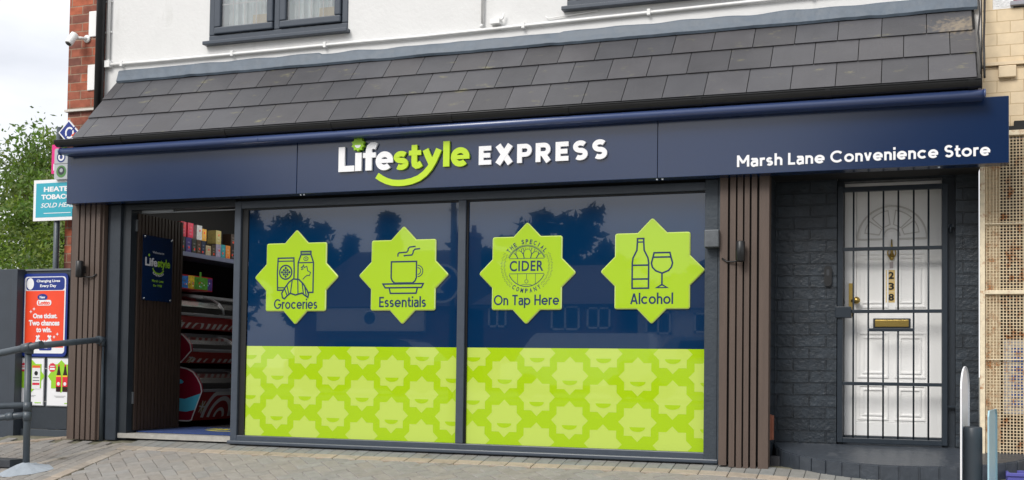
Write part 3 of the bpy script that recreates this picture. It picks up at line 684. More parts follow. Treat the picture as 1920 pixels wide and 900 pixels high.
M_dw = mat('white_upvc_door', (.90, .895, .88, 1), .4, var=.02, scale=4)
M_groove = mat('door_moulding', (.62, .60, .57, 1), .45)
DR = boxo('front_door', M_dw, B, -.403, .076, yd, yd + .05, .300, 1.983)
A = Art((0, yd - .0075, 0))
cx, cz = -.163, 1.605
def mould(pts, closed=True, w_=.008): A.rib(pts, w_, M_dw, 0, .008, closed); 
for x0, x1, z0, z1 in ((-.385, -.19, 1.12, 1.50), (-.135, .06, 1.12, 1.50), (-.385, -.19, .62, .93), (-.135, .06, .62, .93), (-.385, -.19, .32, .56), (-.135, .06, .32, .56)):
    mould([(x0, z0), (x1, z0), (x1, z1), (x0, z1)], True, .012); mould([(x0 + .03, z0 + .03), (x1 - .03, z0 + .03), (x1 - .03, z1 - .03), (x0 + .03, z1 - .03)], True, .010)
A.arc(cx, cz, .235, 0, 180, .012, M_groove, 0, .007, n=30); A.arc(cx, cz, .215, 0, 180, .006, M_dw, 0, .006, n=30); A.rib([(cx - .24, cz), (cx - .05, cz)], .012, M_groove, 0, .007); A.rib([(cx + .05, cz), (cx + .24, cz)], .012, M_groove, 0, .007)
A.arc(cx, cz + .02, .055, 0, 180, .010, M_groove, 0, .007, n=14); A.arc(cx, cz + .02, .038, 0, 180, .006, M_dw, 0, .007, n=14)
for a0, a1 in ((8, 36), (44, 82), (98, 136), (144, 172)):
    r0, r1 = .085, .185; pt = [(cx + r1 * math.cos(R(a0 + (a1 - a0) * i / 6)), cz + .02 + r1 * math.sin(R(a0 + (a1 - a0) * i / 6))) for i in range(7)] + [(cx + r0 * math.cos(R(a1)), cz + .02 + r0 * math.sin(R(a1))), (cx + r0 * math.cos(R(a0)), cz + .02 + r0 * math.sin(R(a0)))]
    A.rib(pt, .007, M_groove, 0, .006, True)
A.build('mouldings', DR)
q = MB(); q.lathe([(0, -.014), (.012, -.012), (.016, 0)], (cx, yd - .006, 1.49), 'Y', 14); q.tube([(cx, yd - .012, 1.60), (cx, yd - .012, 1.49)], [.004, .010], 8)
for i in range(12):
    a0, a1 = 2 * PI * i / 12, 2 * PI * (i + 1) / 12; q.tube([(cx + .028 * math.cos(a0), yd - .018, 1.505 + .036 * math.sin(a0)), (cx + .028 * math.cos(a1), yd - .018, 1.505 + .036 * math.sin(a1))], .005, 6)
q.lathe([(0, .016), (.013, .013), (.016, 0), (.010, -.014), (0, -.016)], (cx, yd - .018, 1.466), 'Z', 12); q.build('door_knocker', M_brass, DR)
boxo('knocker_plate', mat('worn_mauve_patch', S(190, 180, 180), .6), DR, cx - .014, cx + .010, yd - .002, yd - .001, 1.395, 1.44)
A = Art((cx - .040, yd - .001, 1.150)); M_plate = mat('pale_brass_plate', S(226, 196, 128), .4, metal=.2); M_blk = mat('black_numerals', (.01, .01, .01, 1), .4)
for i, ch in enumerate('832'): A.rect(.0, i * .078 + .001, .074, i * .078 + .077, M_plate, 0, .003)
for i, ch in enumerate('832'): A.text(ch, .018, .056, i * .078 + .014, i * .078 + .064, M_blk, 9, bold=.03)
A.build('number_plate', DR)
q = MB(); q.box(-.288, -.036, yd - .010, yd - .001, .965, 1.038); lb = q.build('letterbox', M_anthd, DR, bevel=.004)
boxo('letterbox_flap', M_brass, DR, -.276, -.048, yd - .017, yd - .0105, .977, 1.027, bevel=.003)
q = MB(); q.box(-.455, -.425, yd - .018, yd - .0065, 1.05, 1.29); q.lathe([(.009, 0), (.009, -.03), (.022, -.034), (.026, -.05), (.020, -.064), (0, -.067)], (-.40, yd - .012, 1.165), 'Y', 16); q.tube([(-.44, yd - .03, 1.165), (-.40, yd - .03, 1.165)], .009, 10); q.build('door_handle', M_brass, DR)
# step
q = MB(); n = 36; ca, a_, b_ = -.1, .85, .55
tp = [(ca + a_ * math.cos(PI * i / n), .30 - b_ * math.sin(PI * i / n)) for i in range(n + 1)]
zt = lambda y: .142 + .165 * (y - .3)
q.face([(x, y, zt(y)) for x, y in tp])
q.face([(-.95, .30, .142), (.75, .30, .142), (.75, .45, .145), (-.95, .45, .145)])
for i in range(n):
    (x0, y0), (x1, y1) = tp[i], tp[i + 1]
    q.face([(x0, y0, zt(y0)), (x1, y1, zt(y1)), (x1 * 1.0, y1 - .004, -.2), (x0, y0 - .004, -.2)])
M_step = mat('dark_painted_step', S(56, 62, 70), .38, spec=.6, var=.12, scale=10, bump=.5, bscale=18, dirt=(S(92, 94, 98), 5, .60, (1, 1, 1)))
st = q.build('front_step', M_step, B)
q = MB()    # brick-on-edge nosing
for i in range(22):
    t0, t1 = PI * (i + .06) / 22, PI * (i + .94) / 22; p = []
    e = rnd.uniform(.004, .012)
    for t in (t0, (t0 + t1) / 2, t1): p.append((ca + (a_ + e) * math.cos(t), .30 - (b_ + e) * math.sin(t)))
    for k in range(2):
        (x0, y0), (x1, y1) = p[k], p[k + 1]; q.face([(x0, y0, zt(y0) - .008), (x1, y1, zt(y1) - .008), (x1, y1, -.2), (x0, y0, -.2)]); f = .955
        q.face([(x0, y0, zt(y0) - .008), (x1, y1, zt(y1) - .008), (ca + (x1 - ca) * f, .3 + (y1 - .3) * f, zt(y1) + .002), (ca + (x0 - ca) * f, .3 + (y0 - .3) * f, zt(y0) + .002)])
    for (x0, y0) in (p[0], p[2]): q.face([(x0, y0, zt(y0) - .008), (x0, y0, -.2), (ca + (x0 - ca) * .96, .3 + (y0 - .3) * .96, -.2), (ca + (x0 - ca) * .96, .3 + (y0 - .3) * .96, zt(y0) + .0015)])
q.build('step_edging', M_step, st)

# ================================================================== FASCIA SIGN
FS = thing('fascia_sign', 'long navy fascia sign with raised white and lime shop lettering', 'sign', (-3.1, -.22, 2.0))
FY = -.22; FZ0, FZ1 = 1.997, 2.428
for a, b in ((-6.838, -4.602), (-4.599, -1.716), (-1.713, .558)):
    q = MB(); q.box(a, b, FY, -.10, FZ0, FZ1); q.build('panel', M_navy, FS, bevel=.004)
for x in (-4.57, -4.54, -1.72, -1.68, .14): boxo('fixing_screw', M_steel, FS, x - .006, x + .006, FY + .01, FY + .022, FZ0 - .012, FZ0 - .002)
# logo letters as strokes, upright in the sign plane
T = .020; LW, LL = M_wlet, M_limes
A = Art((0, FY - .022, 0))
def NL():
    global A
    if A.mb.f: A.build('letter', FS)
    A = Art((0, FY - .022, 0))
def bar(x0, z0, x1, z1, m_, k): A.rect(x0, z0, x1, z1, m_, k * .4, T)
bar(-4.223, 2.149, -4.170, 2.342, LW, 0); bar(-4.1705, 2.149, -4.087, 2.194, LW, 1)
NL()
bar(-4.079, 2.150, -4.025, 2.291, LW, 0)
NL()
bar(-3.990, 2.150, -3.937, 2.30, LW, 0); bar(-4.012, 2.248, -3.904, 2.287, LW, 1)
A.rib([(-3.9635, 2.290), (-3.9635, 2.305), (-3.957, 2.328), (-3.940, 2.340), (-3.918, 2.341), (-3.900, 2.333)], .050, LW, .5, T)
def e_(cx, cz, rx, rz, m_):
    A.rib([(cx + rx * math.cos(R(a)), cz + rz * math.sin(R(a))) for a in range(0, 316, 9)], .043, m_, 0, T)
    A.rect(cx - rx - .01, cz - .016, cx + rx + .0205, cz + .014, m_, 3, T)
def s_(cx, cz, rx, rz, wd, m_):
    p = [(cx + rx * math.cos(R(a)), cz + rz * (1 + math.sin(R(a)))) for a in range(35, 261, 15)]
    p += [(cx + rx * math.cos(R(a)), cz - rz * (1 - math.sin(R(a)))) for a in range(75, -146, -15)]
    A.rib(p, wd, m_, 0, T)
NL()
e_(-3.830, 2.218, .052, .051, LW)
NL()
s_(-3.690, 2.2135, .040, .026, .041, LL)
NL()
A.rib([(-3.580, 2.327), (-3.580, 2.195), (-3.576, 2.178), (-3.562, 2.168), (-3.546, 2.170), (-3.522, 2.184)], .046, LL, 0, T); A.rect(-3.625, 2.248, -3.524, 2.285, LL, 2, T)
NL()
A.rib([(-3.488, 2.287), (-3.466, 2.235), (-3.437, 2.178)], .050, LL, 0, T)
A.rib([(-3.378, 2.285), (-3.398, 2.240), (-3.420, 2.195), (-3.452, 2.145), (-3.49, 2.105), (-3.54, 2.072), (-3.60, 2.052), (-3.66, 2.043), (-3.71, 2.042), (-3.76, 2.047), (-3.81, 2.062), (-3.855, 2.084), (-3.890, 2.107)], .047, LL, 2, T)
NL()
bar(-3.343, 2.150, -3.292, 2.341, LL, 0)
NL()
e_(-3.205, 2.217, .053, .051, LL)
NL()
# EXPRESS
z0, z1, wd = 2.149, 2.288, .037
def E_l(x0, x1):
    bar(x0, z0, x0 + wd, z1, LW, 0)
    for z in (z0, (z0 + z1) / 2 - .017, z1 - .034): bar(x0 + wd - .0005, z, x1 - (.008 if z not in (z0, z1 - .034) else 0), z + .034, LW, 1)
E_l(-3.056, -2.958); NL()
NL()
A.rib([(-2.905, z1), (-2.808, z0)], .045, LW, 0, T); A.rib([(-2.808, z1), (-2.905, z0)], .045, LW, 3, T)
def P_l(x0):
    bar(x0, z0, x0 + wd, z1, LW, 0); r = .031; c = z1 - r - .0165
    A.rib([(x0 + wd - .002, z1 - .0165), (x0 + .065, z1 - .0165)] + [(x0 + .065 + r * math.cos(R(a)), c + r * math.sin(R(a))) for a in range(75, -91, -15)] + [(x0 + wd - .002, c - r)], .033, LW, 2, T)
NL()
P_l(-2.755); NL(); P_l(-2.612); A.rib([(-2.553, 2.207), (-2.513, z0)], .040, LW, 4, T)
NL()
E_l(-2.460, -2.363)
NL()
s_(-2.274, 2.2185, .037, .027, .035, LW); NL(); s_(-2.130, 2.2185, .037, .027, .035, LW)
NL()
A = Art((0, FY - .036, 0))
A.poly([(-4.051 + (.057 if k % 2 == 0 else .043) * math.cos(R(90 + k * 18)), 2.355 + (.057 if k % 2 == 0 else .043) * math.sin(R(90 + k * 18))) for k in range(20)], mat('sun_green', S(150, 200, 40), .35), 0, .034)
A.poly([(-4.051 + .026 * math.cos(R(180 + 15 * k)), 2.348 + .022 * math.sin(R(180 + 15 * k))) for k in range(13)], LW, 2)
A.build('sun_emblem', FS)
for wd_s, xa, xb in (('Marsh', -1.160, -.853), ('Lane', -.817, -.576), ('Convenience', -.541, .136), ('Store', .173, .448)):
    A = Art((0, FY - .004, 0)); write(A, wd_s, xa, xb, 2.048, .080, M_wlet, w=.178, thick=.003); A.build('lettering', FS)

# awning cassette
AW = thing('awning', 'rolled navy awning cassette running along the top of the fascia sign', 'awning', (-3.2, -.3, 2.42))
q = MB(); q.tube([(-6.83, -.305, 2.430), (.408, -.305, 2.430)], .0285, 24); q.box(-6.82, .40, -.300, -.222, 2.432, 2.458); q.box(-6.82, .40, -.296, -.222, 2.402, 2.418)
for x in (-4.9, -1.95): q.tube([(x, -.305, 2.430), (x + .004, -.305, 2.430)], .030, 24)
q.build('cassette', M_tube, AW)
for x in (-6.842, .404): q = MB(); q.tube([(x, -.305, 2.430), (x + .012, -.305, 2.430)], .031, 24); q.build('end_cap', M_tube, AW)

# ================================================================== WINDOW STICKERS
def sticker(cx, cz, label):
    t = thing('star_sticker', label, 'window sticker', (cx, -.01, cz - .388), 'star shaped stickers on the shop window')
    a = Art((cx, -.015, cz)); base = star(0, 0, .386); out_ = []
    for i, p in enumerate(base):          # round every outward corner
        if i % 4 == 3 or i % 4 == 1: out_.append(p); continue
        for nb_ in (base[i - 1], base[(i + 1) % 16]): pass
        pa, pb = Vector(base[i - 1]), Vector(base[(i + 1) % 16]); pc = Vector(p); da, db = (pa - pc).normalized() * .020, (pb - pc).normalized() * .020
        for tt in (0, .25, .5, .75, 1): q_ = (pc + da) * (1 - tt) ** 2 + pc * 2 * tt * (1 - tt) + (pc + db) * tt ** 2; out_.append((q_.x, q_.y))
    n_o = len(out_); inn = []
    for i in range(n_o):
        d1 = (Vector(out_[i]) - Vector(out_[i - 1])).normalized(); d2 = (Vector(out_[(i + 1) % n_o]) - Vector(out_[i])).normalized(); nn = Vector((-(d1 + d2).y, (d1 + d2).x)).normalized(); c_ = max(.5, nn.dot(Vector((-d1.y, d1.x))))
        inn.append((Vector(out_[i]) + nn * .0075 / c_))
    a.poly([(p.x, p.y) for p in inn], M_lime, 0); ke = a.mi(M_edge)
    for i in range(n_o):
        j = (i + 1) % n_o; o0, o1, i0, i1 = out_[i], out_[j], inn[i], inn[j]
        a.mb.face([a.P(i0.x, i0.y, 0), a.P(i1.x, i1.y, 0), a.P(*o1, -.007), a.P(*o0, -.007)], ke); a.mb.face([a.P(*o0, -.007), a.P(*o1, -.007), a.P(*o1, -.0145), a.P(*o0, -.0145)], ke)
    a.build('star_board', t)
    return t, Art((cx, -.0152, cz))
LWd = .0120
t, a = sticker(-4.713, 1.358, 'lime star sticker reading Groceries, leftmost on the window')
write(a, 'Groceries', -.195, .200, -.258, .082, M_ink, w=.158)
bagx = [(-.165, .155), (-.02, .155), (-.015, .05), (-.018, -.105), (-.165, -.105), (-.170, .03)]
a.rib(bagx, LWd, M_ink, 1, closed=True); a.rib([(-.163, .130), (-.02, .130)], LWd * .8, M_ink, 1); a.rib([(-.163, -.085), (-.1, -.085)], LWd * .8, M_ink, 1)
a.arc(-.093, .040, .056, 0, 360, LWd, M_ink, 1)
for i in range(-2, 3):
    for j in range(-2, 3):
        if abs(i) + abs(j) in (0, 2) or (abs(i) + abs(j) == 1 and False): a.poly([(-.093 + i * .017 + .013 * c, .040 + j * .017 + .013 * s_v) for c, s_v in ((1, 0), (0, 1), (-1, 0), (0, -1))], M_ink, 1)
        elif abs(i) + abs(j) == 1: a.poly([(-.093 + i * .017 * 1 + .006 * c, .040 + j * .017 + .006 * s_v) for c, s_v in ((1, 0), (0, 1), (-1, 0), (0, -1))], M_ink, 1)
a.rib([(.02, -.02), (.02, .115), (.045, .180), (.135, .180), (.160, .115), (.160, -.125), (.10, -.125)], LWd, M_ink, 1); a.rib([(.02, .115), (.160, .115)], LWd * .8, M_ink, 1); a.rib([(.045, .180), (.045, .205), (.135, .205), (.135, .180)], LWd, M_ink, 1); a.rib([(.05, .192), (.13, .192)], .005, M_ink, 1)
a.arc(.09, .147, .02, 0, 360, .006, M_ink, 1, ry=.015); a.disc(.09, .147, .006, M_ink, 1)
a.rib([(.045, .075), (.062, .083), (.07, .095), (.075, .075), (.10, .085), (.108, .05), (.135, .035), (.125, .01), (.105, .012), (.085, .0), (.065, -.02)], .007, M_ink, 1); a.rib([(.062, .083), (.052, .06), (.07, .065)], .006, M_ink, 1)
cro = [(-.118, -.165), (-.10, -.175), (-.075, -.150), (-.045, -.130), (0, -.145), (.06, -.130), (.09, -.150), (.115, -.165), (.12, -.14), (.105, -.105), (.07, -.055), (.03, -.02), (-.02, -.015), (-.06, -.04), (-.10, -.09), (-.125, -.13)]
a.poly(cro, M_lime, 2); a.rib(cro, LWd, M_ink, 3, closed=True)
for p_ in ([(-.045, -.13), (-.03, -.02)], [(.025, -.14), (.02, -.02)], [(-.075, -.15), (-.10, -.09)], [(.075, -.14), (.06, -.05)], [(-.06, -.135), (-.08, -.06)], [(.10, -.15), (.085, -.08)]): a.rib(p_, LWd * .8, M_ink, 3)
a.build('print', t)
t, a = sticker(-3.764, 1.360, 'lime star sticker reading Essentials with a cup drawing')
write(a, 'Essentials', -.200, .200, -.250, .082, M_ink, w=.158)
a.rib([(-.100, .105), (.115, .105), (.115, -.02), (.105, -.045), (.085, -.062), (-.070, -.062), (-.090, -.045), (-.100, -.02)], LWd, M_ink, 1, closed=True)
a.arc(.125, .030, .044, -88, 90, .007, M_ink, 1); a.arc(.125, .030, .026, -88, 90, .006, M_ink, 1)
a.rib([(-.17, -.068), (.175, -.068), (.160, -.098), (-.150, -.098)], LWd, M_ink, 1, closed=True); a.rib([(-.115, -.100), (-.105, -.142), (.115, -.142), (.125, -.100)], LWd, M_ink, 1)
for dx, dz in ((0, 0), (.055, -.045)): a.rib([(-.045 + dx * 1.05, .145 + dz * .0), (-.045 + dx, .165 + dz * .3 + .0), (-.035 + dx, .175 + dz * .5), (.030 + dx * .8, .178 + dz * .5), (.040 + dx * .8, .190 + dz * .4), (.042 + dx * .8, .205 + dz * .4), (.055 + dx * .8, .218 + dz * .4), (.105 + dx * .7, .222 + dz * .4)], LWd * .9, M_ink, 1)
a.build('print', t)
t, a = sticker(-2.747, 1.360, 'lime star sticker reading On Tap Here with round CIDER badge')
write(a, 'On Tap Here', -.258, .258, -.240, .078, M_ink, w=.158)
a.text('CIDER', -.135, .132, .014, .094, M_ink, 1, bold=.02, space=1.1)
a.arc(0, .052, .152, 24, 156, .006, M_ink, 1, n=24); a.arc(0, .052, .152, 204, 336, .006, M_ink, 1, n=24); a.arc(0, .052, .160, 24, 156, .003, M_ink, 1, n=24)
a.rib([(-.138, .110), (.138, .110)], .004, M_ink, 1); a.rib([(-.138, -.004), (.138, -.004)], .004, M_ink, 1)
for x in (-.07, .0, .07): a.rib([(x, -.004), (x, -.085 if x else -.045)], .0035, M_ink, 1)
a.arc(0, -.062, .013, 0, 360, .0035, M_ink, 1); a.rib([(-.05, -.095), (-.03, -.085), (.03, -.085), (.05, -.095)], .003, M_ink, 1)
def branch(x, z, an, L_, d):
    x2, z2 = x + L_ * math.cos(an), z + L_ * math.sin(an)
    if math.hypot(x2, z2 - .052) > .148: return
    a.rib([(x, z), (x2, z2)], .0012 + .0016 * d, M_ink, 1)
    if d > 0:
        for da in (-.5, .45): branch(x2, z2, an + da + rnd.uniform(-.15, .15), L_ * .75, d - 1)
for x0, an in ((-.07, 2.1), (-.02, 1.8), (.03, 1.3), (.075, 1.0)): branch(x0, .112, an, .03, 4)
def ring_text(body, r, mid, span, h, flip):
    n = len(body)
    for i, ch in enumerate(body):
        if ch == ' ': continue
        an = mid + (span / 2 - span * (i + .5) / n) * (1 if not flip else -1); w_ = r * R(span) / n * (.62 if ch != 'I' else .2)
        ca_, sa_ = math.cos(R(an)), math.sin(R(an))
        if not flip: f = lambda u_, v_: ((r + v_) * ca_ + u_ * sa_, .052 + (r + v_) * sa_ - u_ * ca_)
        else: f = lambda u_, v_: ((r - v_) * ca_ - u_ * sa_, .052 + (r - v_) * sa_ + u_ * ca_)
        a.text(ch, -w_ / 2, w_ / 2, -h / 2, h / 2, M_ink, 1, bold=.03, xf=f)
ring_text('THE SPECIAL', .185, 90, 112, .034, False); ring_text('COMPANY', .185, 270, 76, .034, True)
for k in range(110):
    an = 360 * k / 110
    if 32 < an < 148 or 230 < an < 310: continue
    r0 = .168 + .0 * (k % 3); 
    for j in range(2):
        ra = r0 + j * .022 + (k % 3) * .003; a.rib([(ra * math.cos(R(an)), .052 + ra * math.sin(R(an))), ((ra + .012) * math.cos(R(an)), .052 + (ra + .012) * math.sin(R(an)))], .0028, M_ink, 1)
a.build('print', t)
t, a = sticker(-1.793, 1.362, 'lime star sticker reading Alcohol with bottle and glass drawing')
write(a, 'Alcohol', -.158, .156, -.240, .080, M_ink, w=.158)
a.rib([(-.145, -.125), (-.145, .06), (-.140, .095), (-.112, .150), (-.108, .215), (-.108, .235), (-.062, .235), (-.062, .215), (-.058, .150), (-.030, .095), (-.024, .06), (-.024, -.125)], LWd, M_ink, 1, closed=True)
a.rib([(-.145, .042), (-.024, .042)], LWd, M_ink, 1); a.rib([(-.145, -.058), (-.024, -.058)], LWd, M_ink, 1); a.rib([(-.108, .210), (-.062, .210)], LWd * .8, M_ink, 1)
a.rib([(.015, .130), (.130, .130), (.140, .090), (.150, .055), (.142, .025), (.120, .0), (.074, -.018), (.028, .0), (.004, .025), (-.004, .055), (.005, .090)], LWd, M_ink, 1, closed=True)
a.rib([(.010, .098), (.135, .098)], LWd, M_ink, 1); a.rib([(.074, -.018), (.074, -.100)], LWd, M_ink, 1); a.rib([(.036, -.122), (.074, -.100), (.112, -.122)], LWd, M_ink, 1, closed=True)
a.build('print', t)

# ================================================================== SMALL FITTINGS
def wall_light(x, z, side, label):
    t = thing('wall_light', label, 'outdoor light', (x, -.13, z), 'cylinder lights on the slatted pillars')
    q = MB(); q.lathe([(0, .142), (.026, .142), (.031, .137), (.031, .005), (.026, 0), (.022, .006), (0, .008)], (x, -.165, z), 'Z', 20); q.build('lamp_body', M_black, t)
    q = MB(); q.box(x - .018, x + .018, -.135, -.1055, z + .04, z + .10); q.build('bracket', M_black, t)
    q = MB(); q.tube([(x + side * .02, -.14, z + .012), (x + side * .05, -.125, z + .004), (x + side * .10, -.118, z + .006), (x + side * .135, -.11, z + .03)], .006, 8); q.build('cable', M_black, t)
wall_light(-6.728, 1.372, 1, 'black cylinder wall light on the left slatted pillar')
wall_light(-1.140, 1.402, -1, 'black cylinder wall light on the right slatted pillar')
t = thing('junction_box', 'square grey metal junction box on the pilaster right of the window', 'junction box', (-1.35, -.08, 1.51))
boxo('box', mat('zinc_grey', S(84, 88, 92), .45, metal=.3, var=.15, scale=30), t, -1.395, -1.292, -.145, -.062, 1.508, 1.632, bevel=.006); boxo('cover', mat('zinc_cover', S(96, 100, 104), .4, metal=.4, var=.15, scale=30), t, -1.389, -1.298, -.149, -.1455, 1.514, 1.626)
q = MB(); q.box(-.985, -.93, .005, .045, .175, .345); q.box(-.96, -.948, .0, .046, .17, .35); tag(q.build('cable_cover', mat('terracotta_plastic', S(126, 74, 54), .5, var=.1, scale=20), None, bevel=.003), 'small terracotta brown plastic cover beside the foot of the right pillar', 'cable cover')
t = thing('doorbell', 'black oval doorbell on the dark brick wall left of the gate', 'doorbell', (-.588, .29, 1.26))
A = Art((-.588, .278, 1.33)); A.rrect(-.026, -.072, .026, .072, .025, M_black, 0, .02); A.build('casing', t, bevel=.003)
A = Art((-.588, .2755, 1.345)); A.rrect(-.010, -.012, .010, .034, .0095, mat('bell_grey', S(55, 58, 62), .4), 0, .003); A.build('button', t)
t = thing('security_camera', 'small white bullet security camera on the red brick corner', 'camera', (-7.17, .27, 3.5))
q = MB(); q.tube([(-7.10, .29, 3.585), (-7.14, .25, 3.585), (-7.17, .21, 3.575)], .014, 10); q.lathe([(0, 0), (.035, 0), (.035, .012), (0, .012)], (-7.10, .285, 3.585), 'Y', 14); q.build('bracket', M_wpaint, t)
q = MB(); d0, d1 = Vector((-7.155, .20, 3.610)), Vector((-7.175, .14, 3.505)); q.tube([d0, d0.lerp(d1, .06), d0.lerp(d1, .94), d1], [.022, .036, .036, .032], 18); q.build('body', M_wpaint, t)
q = MB(); dd = (d1 - d0).normalized(); q.tube([d1 - dd * .004, d1 + dd * .006], [.026, .022], 18); q.build('lens', M_black, t)

# security gate
G = thing('security_gate', 'dark metal barred security gate in front of the white front door', 'gate', (-.16, .33, .15)); GY = .33
M_gate = mat('gate_paint', S(30, 40, 50), .4, var=.08, scale=20)
q = MB(); q.box(-.527, -.488, GY - .02, GY + .015, .155, 1.975); q.box(.170, .205, GY - .02, GY + .015, .155, 1.965); q.box(-.4875, .1695, GY - .02, GY + .015, 1.930, 1.965); q.box(-.4875, .1695, GY - .02, GY + .015, .155, .190); q.build('gate_frame', M_gate, G, bevel=.003)
for z in (1.522, 1.081, .572): q = MB(); q.box(-.487, .169, GY - .018, GY + .006, z - .012, z + .012); q.build('crossbar', M_gate, G, bevel=.002)
boxo('crossbar', M_gate, G, -.322, -.010, GY - .018, GY + .006, .940, .962, bevel=.002)
xs = [-.417, -.316, -.216, -.117, -.015, .082]
for i, x in enumerate(xs):
    segs = [(1.94, .180)] if i in (0, 1, 4, 5) else [(1.94, 1.08), (.95, .180)]
    for za, zb in segs: q = MB(); q.tube([(x, GY - .006, za), (x, GY - .006, zb)], .0062, 8); q.build('vertical_bar', M_gate, G)
for i in range(1): pass
boxo('lock_box', M_gate, G, -.540, -.430, GY - .035, GY + .02, 1.035, 1.115, bevel=.004)
boxo('hinge', M_gate, G, .206, .25, GY - .01, GY + .01, 1.66, 1.68); boxo('hinge', M_gate, G, .206, .27, GY - .01, GY + .01, .42, .432)
q = MB(); q.tube([(.225, GY - .01, 1.68), (.225, GY - .01, 1.62)], .008, 8); q.build('hinge_pin', M_gate, G)

# ================================================================== DOORWAY GOODS
M_red = mat('freezer_red', S(150, 26, 26), .35); M_fwh = mat('freezer_white', (.6, .6, .6, 1), .35); M_mar = mat('maroon_panel', S(128, 14, 44), .4); M_cyan = mat('cyan_band', S(88, 196, 226), .4); M_sil = mat('silver_trim', S(170, 172, 178), .3, metal=.5)
def freezer(zk, xf, xb, z0, z1, y0, y1, label, cap):
    """display chest: end cap facing the street, curved glass and printed front facing the doorway"""
    t = thing('display_freezer', label, 'freezer', (xf, y0, z0), 'stacked display freezers inside the doorway')
    H = z1 - z0
    prof = [(xf - .10, z0), (xf, zk - .01)]
    gl = [(xf, zk + .02)] + [(xf - (xf - xb) * .0 - .26 * (1 - math.cos(R(a))) * 1.0, zk + .02 + (z1 - zk - .05) * math.sin(R(a))) for a in (20, 40, 60, 80, 90)]
    q = MB(); q.face([(xf - .10, y0, z0), (xf - .10, y1, z0), (xf - .002, y1, zk - .012), (xf - .002, y0, zk - .012)]); q.face([(xb, y0, z0), (xf - .10, y0, z0), (xf - .10, y1, z0), (xb, y1, z0)]); q.face([(xb, y0, zk), (xf - .03, y0, zk), (xf - .03, y1, zk), (xb, y1, zk)])
    q.build('cabinet', M_red, t)
    # swirls printed on the sloping front
    n_ = Vector((.1, 0, -(zk - z0))) ; A = Art((xf - .10 + .003, y0, z0), (0, 1, 0), (.10, 0, zk - z0)); Hh = math.hypot(.1, zk - z0) - .02
    for c in (0, 1, 2):
        cc = .42 + c * .62
        for rr, w_ in ((.30, .05), (.19, .045), (.08, .035)):
            p = [(cc - rr * .9 * math.cos(R(k)) , max(.005, min(Hh, Hh * .1 + rr * 1.0 * math.sin(R(k))))) for k in range(0, 181, 12)]; A.rib(p, w_, M_fwh, 1)
    A.disc(.10, Hh * .5, .04, mat('cone_print_gold', S(150, 120, 60), .5), 2, ry=.06)
    for k in range(6): A.rib([(.10, Hh * .5), (.10 + .05 * math.cos(k), Hh * .5 + .07 * math.sin(k))], .012, M_fwh, 3)
    A.build('front_print', t)
    q = MB(); q.box(xf - .03, xf + .006, y0, y1, zk - .008, zk + .018); q.build('rail', M_sil, t, bevel=.004)
    q = MB()
    for i in range(len(gl) - 1): q.face([(gl[i][0], y0 + .02, gl[i][1]), (gl[i][0], y1, gl[i][1]), (gl[i + 1][0], y1, gl[i + 1][1]), (gl[i + 1][0], y0 + .02, gl[i + 1][1])], smooth=True)
    q.build('curved_glass', M_cglass, t)
    q = MB(); k = gl[-1]; q.box(k[0] - .3, k[0] + .01, y0, y1, z1 - .035, z1 - .005); q.tube([(g_[0] + .003, (y0 + y1) / 2 - .2, g_[1] + .003) for g_ in gl], .008, 6); q.build('lid_frame', M_sil, t)
    q = MB()
    for r0 in range(5):
        for s_k in range(5):
            q.box(xf - .06 - r0 * .055, xf - .02 - r0 * .055, y0 + .05 + s_k * .35, y0 + .33 + s_k * .35, zk + .001, zk + .012 + .008 * ((r0 + s_k) % 3), (r0 + s_k) % 3)
    q.build('frozen_goods', [mat('pack_a', S(190, 180, 170), .5), mat('pack_b', S(130, 150, 180), .5), mat('pack_c', S(205, 205, 210), .5)], t)
    if cap:
        pr = [(xb, z0 - .0), (xf - .11, z0 - .0), (xf - .085, z0 + .012), (xf + .022, zk), (xf + .008, zk + .06), (xf - .03, zk + (z1 - zk) * .58), (xf - .08, zk + (z1 - zk) * .84), (xf - .14, z1 - .005), (xf - .22, z1 + .01), (xb, z1 + .01)]
        A = Art((0, y0 - .012, 0)); A.poly(pr, M_mar, 0, .03); A.rib(pr, .012, M_fwh, 2, 0)
        if cap == 2:
            A.poly([(xb, .206), (-6.548, .206), (-6.44, .198), (-6.337, .222), (-6.276, .375), (-6.36, .350), (-6.46, .318), (-6.551, .328), (xb, .335)], M_cyan, 1)
            A.poly([(xb, .515), (-6.56, .508), (-6.50, .500), (-6.472, .478), (-6.49, .462), (-6.56, .455), (xb, .45)], M_cyan, 1)
        A.build('end_panel', t)
    return t
freezer(.392, -6.295, -6.95, .115, .605, 1.0, 2.9, 'lowest display freezer with maroon and cyan end panel in the doorway', 2)
freezer(.772, -6.42, -6.95, .655, .950, 1.0, 2.9, 'middle display freezer with plain maroon end panel in the doorway', 1)
freezer(1.118, -6.56, -6.97, .985, 1.345, 1.0, 2.9, 'topmost display freezer of the stack, box of sweets on its lid', 0)
t = thing('wall_shelf', 'dark grey shelf of small upright boxes above the freezers', 'shelf', (-6.75, 2.0, 1.69))
q = MB(); q.box(-6.98, -6.60, .95, 2.95, 1.690, 1.712); q.build('shelf_board', mat('shelf_grey', S(80, 84, 100), .4), t)
q = MB(); q.box(-6.598, -6.585, .95, 2.95, 1.680, 1.722); q.build('price_rail', mat('rail_grey', S(120, 126, 150), .35), t)
